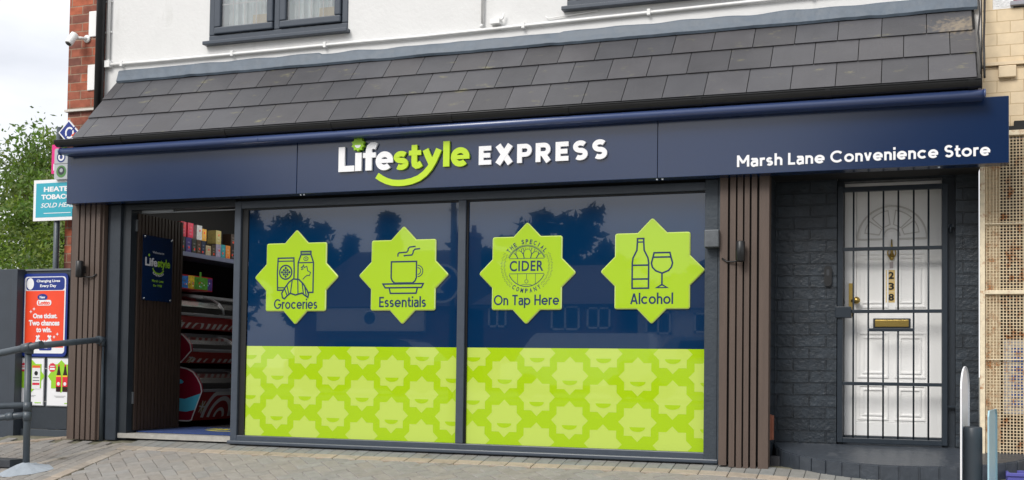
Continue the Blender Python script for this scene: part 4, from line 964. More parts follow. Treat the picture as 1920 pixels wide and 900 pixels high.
goods = [(1.082, .085, 0, .155, (30, 40, 46), 'black box with grey print'), (1.176, .088, 0, .155, (48, 36, 110), 'deep purple box'), (1.272, .075, 0, .15, (34, 40, 34), 'very dark green box'), (1.352, .07, 0, .148, (70, 48, 34), 'dark brown box'), (1.428, .065, 0, .148, (20, 36, 66), 'navy box'),
         (1.503, .085, 0, .11, (176, 160, 128), 'beige box'), (1.60, .07, 0, .125, (58, 50, 34), 'olive black box'), (1.676, .085, 0, .14, (148, 140, 168), 'lilac grey box'), (1.766, .075, 0, .145, (40, 140, 150), 'teal box'), (1.846, .08, 0, .145, (214, 134, 60), 'orange box'), (1.934, .085, 0, .15, (36, 26, 28), 'black red box'),
         (1.082, .088, .156, .14, (196, 40, 70), 'crimson box, leftmost of the upper boxes'), (1.195, .088, .156, .14, (206, 46, 80), 'crimson box beside the white one'), (1.342, .085, .151, .14, (200, 204, 206), 'white box'), (1.432, .07, .149, .115, (226, 168, 60), 'yellow box'), (1.665, .09, .142, .135, (176, 164, 104), 'khaki box standing alone'), (1.93, .08, .151, .12, (46, 32, 26), 'dark brown box, rightmost upper one')]
M_tag = mat('red_price_dot', S(235, 60, 30), .5)
for k, (y0, wd_, dz, h, c, desc) in enumerate(goods):
    nm = 'product_box'; t = thing(nm, desc + (' standing on other boxes on the shelf inside' if dz else ' standing on the shelf inside the doorway'), 'box', (-6.66, y0 + wd_ / 2, 1.713 + dz), 'boxes on the shelf inside the doorway')
    boxo('carton', mat('carton_%d' % k, S(*c), .5, var=.25, scale=35), t, -6.72 + dz * .02, -6.62 + dz * .02, y0, y0 + wd_, 1.713 + dz, 1.713 + dz + h)
    A = Art((-6.6195 + dz * .02, y0, 1.713 + dz), (0, 1, 0), (0, 0, 1)); lc = mat('carton_print_%d' % k, S(*[min(255, int(v * .6 + 80)) for v in c]), .5)
    for j in range(3): A.rect(wd_ * .3, h * (.2 + .22 * j), wd_ * .7, h * (.3 + .22 * j), lc, 1)
    A.disc(wd_ * (.35 + .3 * rnd.random()), h * (.2 + .5 * rnd.random()), .011, M_tag, 2); A.build('print', t)
t = thing('sweets_box', 'colourful blue, yellow and green cardboard sweets box on the top freezer', 'box', (-6.7, 1.3, 1.36))
boxo('tray', mat('box_red_edge', S(170, 30, 40), .5), t, -6.85, -6.575, .90, 1.56, 1.362, 1.50)
A = Art((-6.5745, .90, 1.362), (0, 1, 0), (0, 0, 1))
A.rect(0, .01, .26, .125, mat('box_blue', S(50, 120, 200), .5, var=.5, scale=30), 1); A.rect(.26, .01, .36, .133, mat('box_yellow', S(220, 190, 50), .5, var=.4, scale=30), 1); A.rect(.36, .01, .58, .128, mat('box_green', S(80, 150, 50), .5, var=.5, scale=30), 1); A.rect(.58, .01, .655, .125, mat('box_violet', S(80, 60, 140), .5, var=.5, scale=30), 1)
for k in range(26): A.disc(.03 + rnd.random() * .6, .02 + rnd.random() * .075, .008, [M_tag, M_wlet, M_cyan, M_brass][k % 4], 2, n=8)
A.rect(.44, .125, .47, .18, mat('box_green', S(80, 150, 50)), 2); A.build('print', t)
q = MB(); q.box(-6.31, -5.30, .105, .95, IZ + .001, IZ + .010); MATO = thing('door_mat', 'blue entrance mat with yellow lettering inside the doorway', 'mat', (-5.8, .4, IZ)); q.build('mat_pile', mat('blue_mat', S(44, 66, 118), .95, var=.2, scale=60, bump=.4, bscale=200), MATO)
A = Art((-5.98, .30, IZ + .0105), (1, 0, 0), (0, 1, 0)); A.text('WELCOME', 0, .62, .30, .50, mat('yellow_pile', S(210, 200, 40), .9), 1, bold=.03, shear=.3); A.rib([(.10, .22), (.25, .16), (.45, .16), (.6, .22)], .05, mat('yellow_pile', S(210, 200, 40), .9), 1); A.build('mat_print', MATO)
# ceiling lamp of the shop (its reflections show in the freezer lids)
CL = thing('ceiling_light', 'small row of white shop ceiling lights mirrored in the freezer lids', 'ceiling light', (-6.3, 2.0, 2.3))
q = MB()
for k in range(9): q.box(-6.14, -6.11, 1.0 + k * .22, 1.14 + k * .22, 2.295, 2.31)
q.build('lamps', mat('lamp_white', (1, 1, 1, 1), .5, emit=(1, .97, .9, 1, 40.0)), CL)

# ================================================================== LEFT SIDE: fence, posters, rail, signs
FN = thing('panel_fence', 'dark grey board fence between the left pillar and its square post', 'fence', (-7.2, .12, 0))
M_fen = mat('fence_grey', S(46, 53, 61), .55, var=.10, scale=8, bump=.15, bscale=30)
for k in range(5):
    z0 = .0 + k * .295; boxo('board', M_fen, FN, -7.56, -6.872, .125, .155, z0 + (.05 if k == 0 else .003), z0 + .289 if k < 4 else 1.462, bevel=.004)
boxo('base_board', mat('fence_base', S(62, 70, 78), .6), FN, -7.56, -6.872, .105, .16, -.04, .047, bevel=.004)
boxo('cap_rail', mat('fence_cap', S(100, 106, 110), .6), FN, -7.56, -6.872, .115, .17, 1.463, 1.480)
q = MB(); q.box(-7.80, -7.565, .03, .17, -.12, 1.475); q.box(-7.62, -7.562, .02, .0295, -.12, 1.475); q.build('post', mat('fence_post_grey', S(56, 63, 72), .55, var=.08, scale=8), FN, bevel=.004)
NB = thing('notice_board', 'sliver of dark board with gold bands beyond the fence post', 'board', (-8.2, .4, 0)); boxo('panel', mat('dark_board', S(24, 28, 44), .5), NB, -8.6, -7.95, .40, .45, -.05, 1.42)
q = MB()
for z in (.32, .62, .92): q.box(-8.6, -7.95, .39, .399, z, z + .14)
q.build('gold_band', mat('gold_band', S(190, 150, 60), .5), NB)

PO = thing('lottery_poster', 'orange lottery poster in a rounded blue frame on the fence', 'poster', (-7.33, .11, .69))
O = (-7.578, .106, .695); A = Art(O)
M_pb = mat('poster_navy', S(22, 48, 130), .35); M_po = mat('poster_orange', S(238, 74, 40), .35, var=.04, scale=6); M_pw = mat('poster_white', (.82, .82, .84, 1), .4)
W_, H_ = .500, .742
A.rrect(0, 0, W_, H_, .045, M_pb, 0, .012); A.rrect(.022, .028, W_ - .022, H_ - .028, .03, M_pw, 2); A.rect(.035, .08, W_ - .035, H_ - .155, M_po, 3); A.rrect(.04, H_ - .150, W_ - .035, H_ - .035, .03, M_pb, 4); A.disc(.085, H_ - .092, .040, M_pw, 5, ry=.052)
A.build('board', PO); A = Art((O[0], O[1] - .0024, O[2]))
A.text('Changing Lives', .155, .415, H_ - .085, H_ - .055, M_pw, 1, bold=.03); A.text('Every Day', .195, .375, H_ - .130, H_ - .098, M_pw, 1, bold=.03)
A.disc(.225, .53, .055, M_pb, 1, ry=.030); A.text('New', .195, .255, .518, .542, M_pw, 2, bold=.03)
A.rrect(.165, .455, .325, .505, .02, M_pw, 2); A.text('Lotto', .18, .31, .462, .498, M_po, 3, bold=.05)
A.text('One ticket.', .125, .395, .340, .385, M_pw, 1, bold=.045); A.text('Two chances', .08, .42, .275, .325, M_pw, 1, bold=.045); A.text('to win.', .165, .335, .215, .262, M_pw, 1, bold=.045)
for cx_, cz_ in ((.10, .40), (.135, .425), (.40, .20), (.365, .175)): A.poly(star(cx_, cz_, .018, .3, .2), M_pw, 1)
for cx_, sg in ((.195, 1), (.305, -1)):
    A.disc(cx_, .115, .038, M_pw, 2, ry=.034); A.rib([(cx_ - sg * .028, .13), (cx_ - sg * .012, .165), (cx_ + sg * .008, .188)], .020, M_pw, 2); A.rib([(cx_ + sg * .004, .13), (cx_ - sg * .008, .165), (cx_ - sg * .026, .186)], .018, M_pw, 3); A.rib([(cx_ + sg * .02, .12), (cx_ + sg * .052, .138)], .02, M_pw, 2)
    A.arc(cx_, .115, .022, 200, 330, .005, M_pb, 4); A.rib([(cx_ - sg * .022, .126), (cx_ + sg * .015, .13)], .004, M_pb, 4); A.rib([(cx_ - sg * .01, .15), (cx_ - sg * .0, .168)], .004, M_pb, 4); A.arc(cx_, .115, .040, 150, 390, .005, M_pb, 4)
A.rrect(.20, .055, .34, .095, .015, M_pb, 1); A.rect(.222, .072, .318, .079, M_pw, 2)
A.build('print', PO)
def small_poster(x0, x1, label, kind):
    t = thing('offer_poster', label, 'poster', (x0, .11, .25), 'white offer posters under the lottery poster'); A = Art((x0, .112, .255)); W_ = x1 - x0; H_ = .428
    A.rect(0, 0, W_, H_, M_pw, 0, .008); A.rib([(.004, .004), (W_ - .004, .004), (W_ - .004, H_ - .004), (.004, H_ - .004)], .006, M_steel, 2, closed=True); A.build('board', t)
    A = Art((x0, .110, .255)); lm = mat('poster_lime', S(150, 205, 40), .5); rd = mat('poster_red', S(210, 30, 60), .5)
    A.poly(star(W_ * .52, H_ * .62, .145, .74, .3), lm, 0); A.poly([(.06 + (.036 if k % 2 else .043) * math.cos(R(k * 12)), H_ - .085 + (.036 if k % 2 else .043) * math.sin(R(k * 12))) for k in range(30)], rd, 1); A.rect(.036, H_ - .078, .084, H_ - .070, M_pw, 2); A.rect(.032, H_ - .106, .088, H_ - .088, M_pw, 2)
    if kind == 0:
        ow = mat('pack_white', (.75, .75, .76, 1), .5)
        A.rect(.155, .15, .245, H_ - .075, ow, 2); A.rect(.155, H_ - .09, .245, H_ - .068, mat('pack_orange', S(225, 100, 40), .5), 3); A.disc(.20, .29, .02, M_blk, 3); A.rect(.16, .185, .24, .205, rd, 3)
        A.rib([(.165, .25), (.235, .25)], .006, M_blk, 3); A.rib([(.165, .225), (.235, .225)], .006, M_blk, 3)
    else:
        ck = mat('cola_dark', S(50, 14, 14), .3); cl = mat('cola_label', S(220, 40, 60), .4)
        for cx_ in (.132, .202):
            A.poly([(cx_ - .026, .13), (cx_ + .026, .13), (cx_ + .028, .26), (cx_ + .012, .325), (cx_ + .008, .36), (cx_ - .008, .36), (cx_ - .012, .325), (cx_ - .028, .26)], ck, 2); A.rect(cx_ - .028, .175, cx_ + .028, .262, cl, 3); A.rect(cx_ - .009, .355, cx_ + .009, .372, rd, 3); A.rect(cx_ - .027, .262, cx_ + .026, .275, mat('label_yellow', S(240, 200, 40), .5), 3); A.disc(cx_, .20, .016, M_pw, 4)
    A.rect(W_ * .28, .090, W_ * .70, .093, mat('grey_print', S(150, 150, 150), .6), 1); A.rect(W_ * .34, .080, W_ * .64, .083, mat('grey_print'), 1); A.rect(W_ * .66, .024, W_ * .9, .032, lm, 1)
    A.build('print', t)
small_poster(-7.605, -7.318, 'white offer poster with a carton, under the lottery poster', 0)
small_poster(-7.288, -6.985, 'white offer poster showing two dark cola bottles, beside the pillar', 1)

# handrail
HR = thing('handrail', 'grey tubular handrail with posts beside the sloping path', 'railing', (-6.5, -.97, -.19)); r0 = .0255
def fit(q, c, ax, r=.033, h=.035): d = Vector(ax) * h; c = Vector(c); q.tube([c - d, c + d], r, 14)
q = MB(); q.tube([(-6.497, -.97, -.22), (-6.508, -.97, .745)], r0, 16); fit(q, (-6.5, -.97, .742), (0, 0, 1)); fit(q, (-6.5, -.97, .30), (0, 0, 1)); fit(q, (-6.5, -.97, .225), (0, 0, 1)); q.build('post', M_galv, HR)
q = MB(); q.tube([(-6.557, -.05, -.02), (-6.575, -.05, .835)], r0, 16); fit(q, (-6.574, -.05, .825), (0, 0, 1)); q.build('post', M_galv, HR)
q = MB(); q.tube([(-6.36, -.995, .783), (-6.505, -.985, .757), (-9.4, -.97, .250)], r0 * 1.08, 16); fit(q, (-6.505, -.985, .757), (1, 0, .17), .036, .04); q.build('top_rail', M_galv, HR)
q = MB(); q.tube([(-6.46, -1.0, .765), (-6.575, -.05, .845), (-6.583, .02, .852)], r0, 16); fit(q, (-6.572, -.07, .843), (-.12, 1, .08), .034, .04); q.build('top_rail', M_galv, HR)
q = MB(); q.tube([(-6.51, -.97, .31), (-9.4, -.97, .16)], r0, 16); q.build('mid_rail', M_galv, HR)
q = MB(); q.tube([(-6.50, -.965, .235), (-6.62, -.99, .222), (-9.2, -1.7, -.12)], r0, 16); fit(q, (-6.64, -.995, .22), (-.95, -.25, -.12), .033, .03); q.build('mid_rail', M_galv, HR)
q = MB()     # cement footing
n = 22
for k in range(n):
    def fp(k):
        t_ = 2 * PI * k / n; rr = 1 + .12 * math.sin(3 * t_ + 1) + .06 * math.sin(7 * t_); x = -6.475 + .185 * rr * math.cos(t_); y = -.99 + .19 * rr * math.sin(t_); return x, y
    x0, y0 = fp(k); x1, y1 = fp(k + 1)
    q.face([(x0, y0, gz(y0) + .001), (x1, y1, gz(y1) + .001), (-6.497 + (x1 + 6.47) * .35, -.97 + (y1 + .97) * .3, gz(-.97) + .035), (-6.497 + (x0 + 6.47) * .35, -.97 + (y0 + .97) * .3, gz(-.97) + .035)], smooth=True)
    q.face([(-6.497 + (x0 + 6.47) * .35, -.97 + (y0 + .97) * .3, gz(-.97) + .035), (-6.497 + (x1 + 6.47) * .35, -.97 + (y1 + .97) * .3, gz(-.97) + .035), (-6.497, -.97, gz(-.97) + .06)], smooth=True)
q.build('cement_footing', M_cem, HR)
LWL = thing('low_wall', 'low dark painted block wall at the foot of the handrail', 'wall', (-7, -.95, -.2))
q = MB()
for i in range(9):
    x1 = -6.63 - i * .225; q.box(x1 - .22, x1, -1.0, -.84, -.178, -.118); q.box(x1 - .22 - .11, x1 - .11, -1.005, -.84, -.26, -.182)
    q.box(x1 - .22, x1, -1.0, -.84, -.34, -.264); q.box(x1 - .22 - .11, x1 - .11, -1.005, -.84, -.42, -.344)
q.box(-9, -6.66, -.985, -.85, -.5, -.13); q.build('blocks', mat('dark_painted_block', S(52, 56, 62), .6, var=.15, scale=12, bump=.4, bscale=25), LWL, bevel=.004)

# projecting signs
t = thing('hanging_sign', 'teal sign with white border reading HEATED TOBACCO SOLD HERE', 'sign', (-7.3, .2, 1.93)); A = Art((-7.572, .20, 1.925)); 
M_teal = mat('teal_print', S(52, 166, 186), .4)
A.rect(0, 0, .60, .372, M_pw, 0, .02); A.rect(.028, .03, .572, .342, M_teal, 2); A.build('board', t)
A = Art((-7.572, .1988, 1.925)); A.text('HEATED', .115, .455, .262, .308, M_pw, 1, bold=.045); A.text('TOBACCO', .088, .482, .192, .238, M_pw, 1, bold=.045); A.text('SOLD HERE', .085, .46, .118, .160, M_pw, 1, bold=.015, shear=.3); A.rect(.12, .064, .42, .070, M_pw, 1); A.build('lettering', t)
t = thing('sign_pole', 'grey metal pole carrying the small signs at the left corner', 'pole', (-7.36, .23, 0)); q = MB(); q.tube([(-7.34, .245, -.03), (-7.34, .245, 2.78)], .026, 14); q.build('pole', M_galv, t)
t = thing('diamond_sign', 'blue diamond sign with a white ring above the gutter end', 'sign', (-7.21, .19, 2.61)); A = Art((-7.205, .205, 2.722)); h = .112
A.poly([(0, h), (-h, 0), (0, -h), (h, 0)], M_pw, 0, .012); k_ = .86; A.poly([(0, h * k_), (-h * k_, 0), (0, -h * k_), (h * k_, 0)], M_pb, 2); A.build('board', t)
A = Art((-7.205, .2038, 2.722)); A.arc(.012, -.008, .040, 60, 420, .017, M_pw, 1, ry=.045, n=30); A.rib([(-.03, -.05), (.075, .045)], .012, M_pb, 3); A.poly([(.03, -.03), (.085, -.005), (.045, -.045)], mat('sign_orange', S(220, 90, 40), .5), 2); A.build('emblem', t)
t = thing('payment_sign', 'narrow pink sign with a white letter P left of the fascia', 'sign', (-7.34, .2, 2.35)); A = Art((-7.392, .214, 2.352)); A.rect(0, 0, .085, .265, mat('pink_print', S(222, 40, 130), .4), 0, .012); A.text('P', .022, .060, .03, .09, M_pw, 2, bold=.05); A.build('board', t)
t = thing('parcel_sign', 'grey sign with two round emblems behind the fascia end', 'sign', (-7.2, .17, 2.29)); A = Art((-7.322, .17, 2.29)); A.rrect(0, 0, .17, .28, .02, mat('sign_grey', S(176, 180, 184), .4), 0, .02); A.rect(.0, .138, .17, .142, M_black, 2)
A.disc(.075, .20, .048, mat('sign_blue', S(40, 60, 120), .4), 2); A.disc(.075, .20, .034, M_pw, 3); A.disc(.075, .20, .018, mat('sign_blue', S(40, 60, 120)), 4); A.disc(.08, .07, .055, mat('badge_green', S(80, 130, 70), .4), 2); A.disc(.08, .075, .036, mat('badge_dark', S(50, 56, 60), .4), 3); A.disc(.08, .080, .018, M_sil, 4); A.build('board', t)

# ================================================================== RIGHT SIDE
NBD = thing('neighbour_building', 'cream painted brick building with white pebbledash joining the shop on the right', 'building', (1.5, .3, 0))
NY = .25
q = MB(); q.box(.425, 4.5, NY, NY + .3, 2.74, 3.0); q.box(.425, .70, NY, NY + .3, 3.0, 3.13); q.box(.425, .49, NY, NY + .3, 3.13, 6.2); q.box(.425, 4.5, NY + .003, NY + .3, 2.30, 2.735); q.box(.425, .53, NY + .003, NY + .3, -.1, 2.299)
q.build('cream_wall', M_cbrick, NBD)
q = MB(); q.box(.701, 4.5, NY + .005, NY + .3, 3.0, 3.10); q.box(.701, 4.5, NY + .005, NY + .3, 3.1005, 3.14); q.box(.491, .62, NY + .006, NY + .3, 3.131, 6.2); q.box(.6205, 4.5, NY + .006, NY + .3, 4.3, 6.2)
q.box(2.0, 4.5, NY + .006, NY + .3, 3.141, 4.299)
q.build('pebbledash_wall', mat('white_pebbledash', (.74, .74, .74, 1), .9, var=.10, scale=30, bump=1.0, bscale=70), NBD)
q = MB(); q.box(.42, 4.5, NY - .02, NY - .0005, 2.742, 2.765); q.build('string_course', mat('cream_paint', S(222, 202, 170), .6, var=.06, scale=12), NBD)
boxo('corbel', mat('cream_paint'), NBD, .525, .635, NY - .03, NY + .001, 2.655, 2.735, bevel=.005)
q = MB(); q.box(.62, 2.0, NY + .08, NY + .12, 3.175, 4.3, 0); wn = q.build('window', mat('crimson_blind', S(170, 50, 90), .6), NBD); boxo('sill', mat('grey_sill', S(150, 150, 158), .6), wn, .60, 2.02, NY - .03, NY + .10, 3.142, 3.172, bevel=.004)
q = MB(); q.box(.545, 1.8, .19, .26, 2.285, 2.315); q.box(.62, 1.8, .20, .26, 2.3155, 2.35); q.build('dark_lintel', M_soffit, NBD)
q = MB(); q.box(.405, 1.9, .12, .35, -.16, .045); q.box(.53, 4.5, .60, .65, 0, 2.3); q.build('plinth', M_concr, NBD)
boxo('shopfront_backing', mat('brown_backing', S(26, 20, 17), .8, var=.4, scale=5), NBD, .531, 1.9, .50, .55, .046, 2.29)

def rustmat(name, thr):
    return mat(name, S(222, 208, 180) if 'frame' in name else S(208, 190, 158), .6, var=.12, scale=30, dirt=(S(160, 104, 56), 16, thr, (1, 1, 1)))
SG = thing('security_grille', 'rusty cream mesh security grille over the neighbouring shopfront', 'grille', (1.0, .2, .05))
M_rf = rustmat('rusty_cream_frame', .56); M_rm = rustmat('rusty_cream_mesh', .52)
q = MB(); q.box(.405, .437, .175, .21, .05, 2.29); q.box(.4375, 1.9, .175, .21, 1.185, 1.212); q.box(.4375, 1.9, .175, .21, .05, .085); q.box(.4375, 1.9, .175, .21, 2.25, 2.284); q.box(.4375, 1.9, .180, .19, 1.655, 1.662); q.box(.4375, 1.9, .180, .19, .745, .752); q.build('grille_frame', M_rf, SG, bevel=.003)
q = MB(); p_ = .0205; x = .448
while x < 1.9: q.box(x - .0031, x + .0031, .196, .200, .085, 2.25); x += p_
z = .095
while z < 2.25: q.box(.438, 1.9, .2005, .2045, z - .0031, z + .0031); z += p_
q.build('mesh', M_rm, SG)
t = thing('faded_notice', 'faded blue and white notice behind the rusty grille', 'poster', (.72, .45, .4)); A = Art((.56, .33, .385)); A.rect(0, 0, .62, .50, mat('notice_white', S(200, 205, 215), .6), 0, .01)
M_nb = mat('notice_blue', S(70, 110, 190), .6)
for k in range(7): A.rect(.05, .05 + k * .06, .05 + .5 * (.5 + .5 * ((k * 37) % 10) / 10), .085 + k * .06, M_nb, 26)
A.arc(.30, .25, .2, 0, 360, .02, M_nb, 27); A.build('sheet', t)
t = thing('bollard', 'short dark grey bollard with a dished top at the right edge', 'bollard', (.281, -1.5, gz(-1.5)))
q = MB(); q.lathe([(0, .362), (.040, .360), (.046, .368), (.051, .362), (.0515, .30), (.0515, gz(-1.5) - .02)], (.283, -1.5, 0), 'Z', 32); q.build('cylinder', mat('bollard_grey', S(70, 77, 84), .4, var=.05, scale=6), t)
def plate(name, label, base, hdir, L_, z0, z1, mats, rnd_top):
    t = thing(name, label, 'pavement sign', (base[0], base[1], z0), 'pavement sign boards around the bollard'); hd = Vector(hdir).normalized(); A = Art((base[0], base[1], 0), hd, (0, 0, 1))
    if rnd_top: pts = [(0, z0), (L_, z0), (L_, z1 - .12)] + [(L_ / 2 + L_ / 2 * math.cos(R(a)), z1 - .12 + .12 * math.sin(R(a))) for a in range(15, 166, 15)] + [(0, z1 - .12)]
    else: pts = [(0, z0), (L_, z0), (L_, z1 - .03), (L_ - .03, z1), (.03, z1), (0, z1 - .03)]
    A.poly(pts, mats[0], 0, .008); 
    A.rect(.03, z0 + .12, L_ - .03, z0 + .55, mats[1], 1); A.rect(.08, z1 - .29, L_ - .08, z1 - .22, mats[3], 2); A.rect(.08, z1 - .44, L_ - .10, z1 - .40, mats[2], 2); A.rect(.08, z1 - .54, L_ - .12, z1 - .50, mats[2], 2)
    A.build('board', t); q = MB(); c = Vector((base[0], base[1], z0)) + hd * L_ / 2; q.obox(c + Vector((0, 0, .02)), hd * (L_ / 2), hd.cross(Vector((0, 0, 1))) * .025, (0, 0, .03)); q.build('base', M_black, t)
plate('pavement_sign', 'white round topped sign board seen edge on left of the bollard', (.275, -1.22), (-.125, -1, 0), .46, gz(-1.4) - .01, .69, (M_pw, mat('pale_print', S(214, 222, 228), .5), mat('print_grey', S(90, 100, 112), .5), mat('red_mark', S(220, 60, 60), .5)), True)
plate('pavement_sign', 'pale blue sign board seen edge on right of the bollard', (.415, -1.25), (-.15, -1, 0), .45, gz(-1.4) - .01, .46, (mat('pale_blue_board', S(160, 196, 208), .4), mat('blue_grad', S(120, 160, 180), .4), M_pw, M_pw), False)
t = thing('plastic_crate', 'violet blue plastic crate corner on the ground below the grille', 'crate', (.8, -.1, -.05))
q = MB(); mc = mat('violet_plastic', S(84, 84, 160), .5)
for a_1 in ((.545, .98, -.23, -.215), (.545, .98, -.0, .015), (.545, .56, -.214, -.001), (.965, .98, -.214, -.001)): q.box(*a_1, -.06, .03)
q.box(.56, .965, -.214, -.001, -.058, -.05); q.box(.535, .99, -.24, -.2305, .01, .032); q.build('crate_body', mc, t, bevel=.003)
mo = MB(); mo.tint = (1, 1, 1)
for k in range(220):
    x_, y_ = .42 + rnd.random() * .9, .02 + rnd.random() * .10; h_ = .012 + rnd.random() * .03; a_2 = rnd.random() * 6.28
    mo.face([(x_ - .006 * math.cos(a_2), y_, -.005), (x_ + .006 * math.cos(a_2), y_ + .004, -.005), (x_ + rnd.uniform(-.015, .015), y_ + rnd.uniform(-.01, .01), -.005 + h_)])
tag(mo.build('moss', mat('moss_green', S(70, 96, 30), .9)), 'green moss and weeds along the foot of the neighbouring plinth', 'moss', kind='stuff')

# ================================================================== TREES
M_bark = mat('bark', S(74, 66, 56), .9, var=.3, scale=6, bump=.6, bscale=20)
def tree(name, label, base, H, crown, nclump, nleaf, lsz, leafm, seed, gap=.0, group=None, conical=False):
    rd = random.Random(seed); bx_, by_, bz0 = base; t = thing(name, label, 'tree' if 'hedge' not in name and 'shrub' not in name else 'shrub', base, group)
    q = MB(); tips = []
    def limb(p, d, L_, r, dep):
        pts = [p]; dd = d.copy(); k = 4
        for i in range(k):
            dd = (dd + Vector((rd.uniform(-.22, .22), rd.uniform(-.22, .22), rd.uniform(-.05, .15)))).normalized(); pts.append(pts[-1] + dd * L_ / k)
        q.tube(pts, [r * (1 - .5 * i / k) for i in range(k + 1)], 7, caps=False)
        tips.append(pts[-1]); tips.append(pts[2])
        if dep > 0:
            for i in range(3): limb(pts[rd.choice((2, 3, 4))], (dd + Vector((rd.uniform(-1, 1), rd.uniform(-1, 1), rd.uniform(-.1, .6)))).normalized(), L_ * .68, r * .5, dep - 1)
    th = H * .3; q.tube([(bx_, by_, bz0 - .1), (bx_ + .05, by_, bz0 + th * .5), (bx_, by_, bz0 + th)], [H * .028, H * .022, H * .018], 10, caps=False)
    top = Vector((bx_, by_, bz0 + th))
    if conical: q.tube([top, (bx_, by_, bz0 + H)], [H * .018, .02], 7)
    else:
        for i in range(6): limb(top, Vector((math.cos(i * 1.05 + seed), math.sin(i * 1.05 + seed), rd.uniform(.5, 1.6))).normalized(), H * .30, H * .011, 2)
    q.build('trunk', M_bark, t)
    c = MB(); cx_, cy_, cz_, rx, ry, rz = crown; cl = []
    while len(cl) < nclump:
        v = Vector((rd.gauss(0, 1), rd.gauss(0, 1), rd.gauss(0, 1))).normalized() * rd.uniform(.35, 1) ** .6
        if conical: zz = rd.random() ** 1.4; ang = rd.random() * 6.28; rr_ = (1 - zz) * rd.uniform(.4, 1) * (.8 + .4 * math.sin(zz * 40)); v = Vector((math.cos(ang) * rr_, math.sin(ang) * rr_, zz * 2 - 1))
        p = Vector((cx_ + v.x * rx, cy_ + v.y * ry, cz_ + v.z * rz))
        if gap and noise.noise(p * (2.2 / H * 3)) < gap - .5: continue
        cl.append(p)
    if not conical: cl += [p for p in tips if (abs(p.x - cx_) < rx * 1.1 and p.z > cz_ - rz)]
    per = max(1, nleaf // len(cl))
    for p in cl:
        b = rd.uniform(.55, 1.4); yel = rd.uniform(.85, 1.25); cr_ = rd.uniform(.5, 1.2) * rx * .17
        for k in range(per):
            o_ = Vector((rd.gauss(0, .55), rd.gauss(0, .55), rd.gauss(0, .32))) * cr_; pp = p + o_; s_2 = lsz * rd.uniform(.6, 1.3)
            n1 = Vector((rd.gauss(0, 1), rd.gauss(0, 1), rd.gauss(.5, .8))).normalized(); a1 = n1.orthogonal().normalized(); a1 = Matrix.Rotation(rd.random() * 6.28, 3, n1) @ a1; a2 = n1.cross(a1)
            bb = b * rd.uniform(.8, 1.2); c.tint = (bb * yel, bb, bb * .9)
            c.face([pp - a1 * s_2, pp - a2 * s_2 * .45, pp + a1 * s_2, pp + a2 * s_2 * .45])
    c.build('foliage', leafm, t); return t
L1 = leafmat('leaf_green', (.120, .185, .050, 1)); L2 = leafmat('leaf_yellow_green', (.120, .190, .042, 1)); L3 = leafmat('leaf_dark', (.030, .050, .022, 1))
tree('broadleaf_tree', 'tall broadleaf tree with sky gaps rising behind the fence', (-17.4, 13.2, 0), 6.5, (-17.6, 13.2, 4.1, 3.3, 2.0, 2.2), 200, 36000, .066, L1, 3, gap=.44)
tree('broadleaf_tree', 'brighter yellow green tree low behind the teal sign', (-14.4, 9.6, 0), 4.2, (-15.2, 9.6, 2.9, 2.2, 1.2, 1.1), 130, 22000, .052, L2, 5, gap=.2)
HG = tree('hedge_shrub', 'dense green shrub just above the fence top', (-13.0, 7.2, 0), 2.6, (-13.2, 7.2, 1.65, 2.4, .9, 1.0), 130, 26000, .042, L2, 9)

# ================================================================== ACROSS THE STREET (mirrored in the shop window, plus one added tree)
def zg(y): return gz(y)
tr = [('broadleaf_tree', (-17.5, -37), 6.0, (2.1, 2, 2.3), 4.1, 0, 'lower dark tree mirrored left of the CIDER sticker top'), ('broadleaf_tree', (-14.0, -38), 7.0, (2.3, 2, 2.8), 5.2, 0, 'taller dark tree mirrored between the CIDER and Alcohol stickers'),
      ('broadleaf_tree', (-28.5, -32), 10.5, (4.0, 3, 4.8), 6.0, 0, 'big dark tree mirrored in the left edge of the left window'), ('broadleaf_tree', (-23.5, -33), 6.2, (1.2, 1.3, 2.1), 4.4, 0, 'dark tree mirrored above the Groceries sticker'),
      ('conifer_tree', (-21.3, -36), 7.0, (1.4, 1.4, 3.2), 3.8, 1, 'ragged conifer mirrored just left of the Essentials sticker top'), ('conifer_tree', (-22.6, -35), 6.0, (.8, .9, 2.8), 3.2, 1, 'slim shorter conifer mirrored between the Groceries and Essentials stickers'), ('broadleaf_tree', (5.2, -27), 11.0, (7.5, 4, 5.2), 6.0, 0, 'unseen dark tree opposite the front door, added to darken the fascia end'), ('broadleaf_tree', (-8.3, -40), 5.2, (3.2, 2, 1.6), 3.5, 0, 'low dark tree mirrored right of the Alcohol sticker')]  # tree opposite the door is out of view, added to darken the fascia's reflection
for i, (nm, (x, y), H, (rx, ry, rz), cz_, con, lab) in enumerate(tr):
    tree(nm, lab, (x, y, zg(y)), H, (x, y, cz_, rx, ry, rz), 90 if rx < 5 else 420, 8000 if rx < 5 else 26000, .30 if rx < 5 else .28, L3, 20 + i, group='trees across the street', conical=bool(con))
M_rt = mat('brown_roof_tile', S(92, 66, 60), .8, var=.15, scale=3); M_hb = brickmat('house_brick', S(140, 92, 80), S(120, 84, 78), S(150, 140, 130)); M_hr = mat('house_render', S(225, 215, 205), .8)
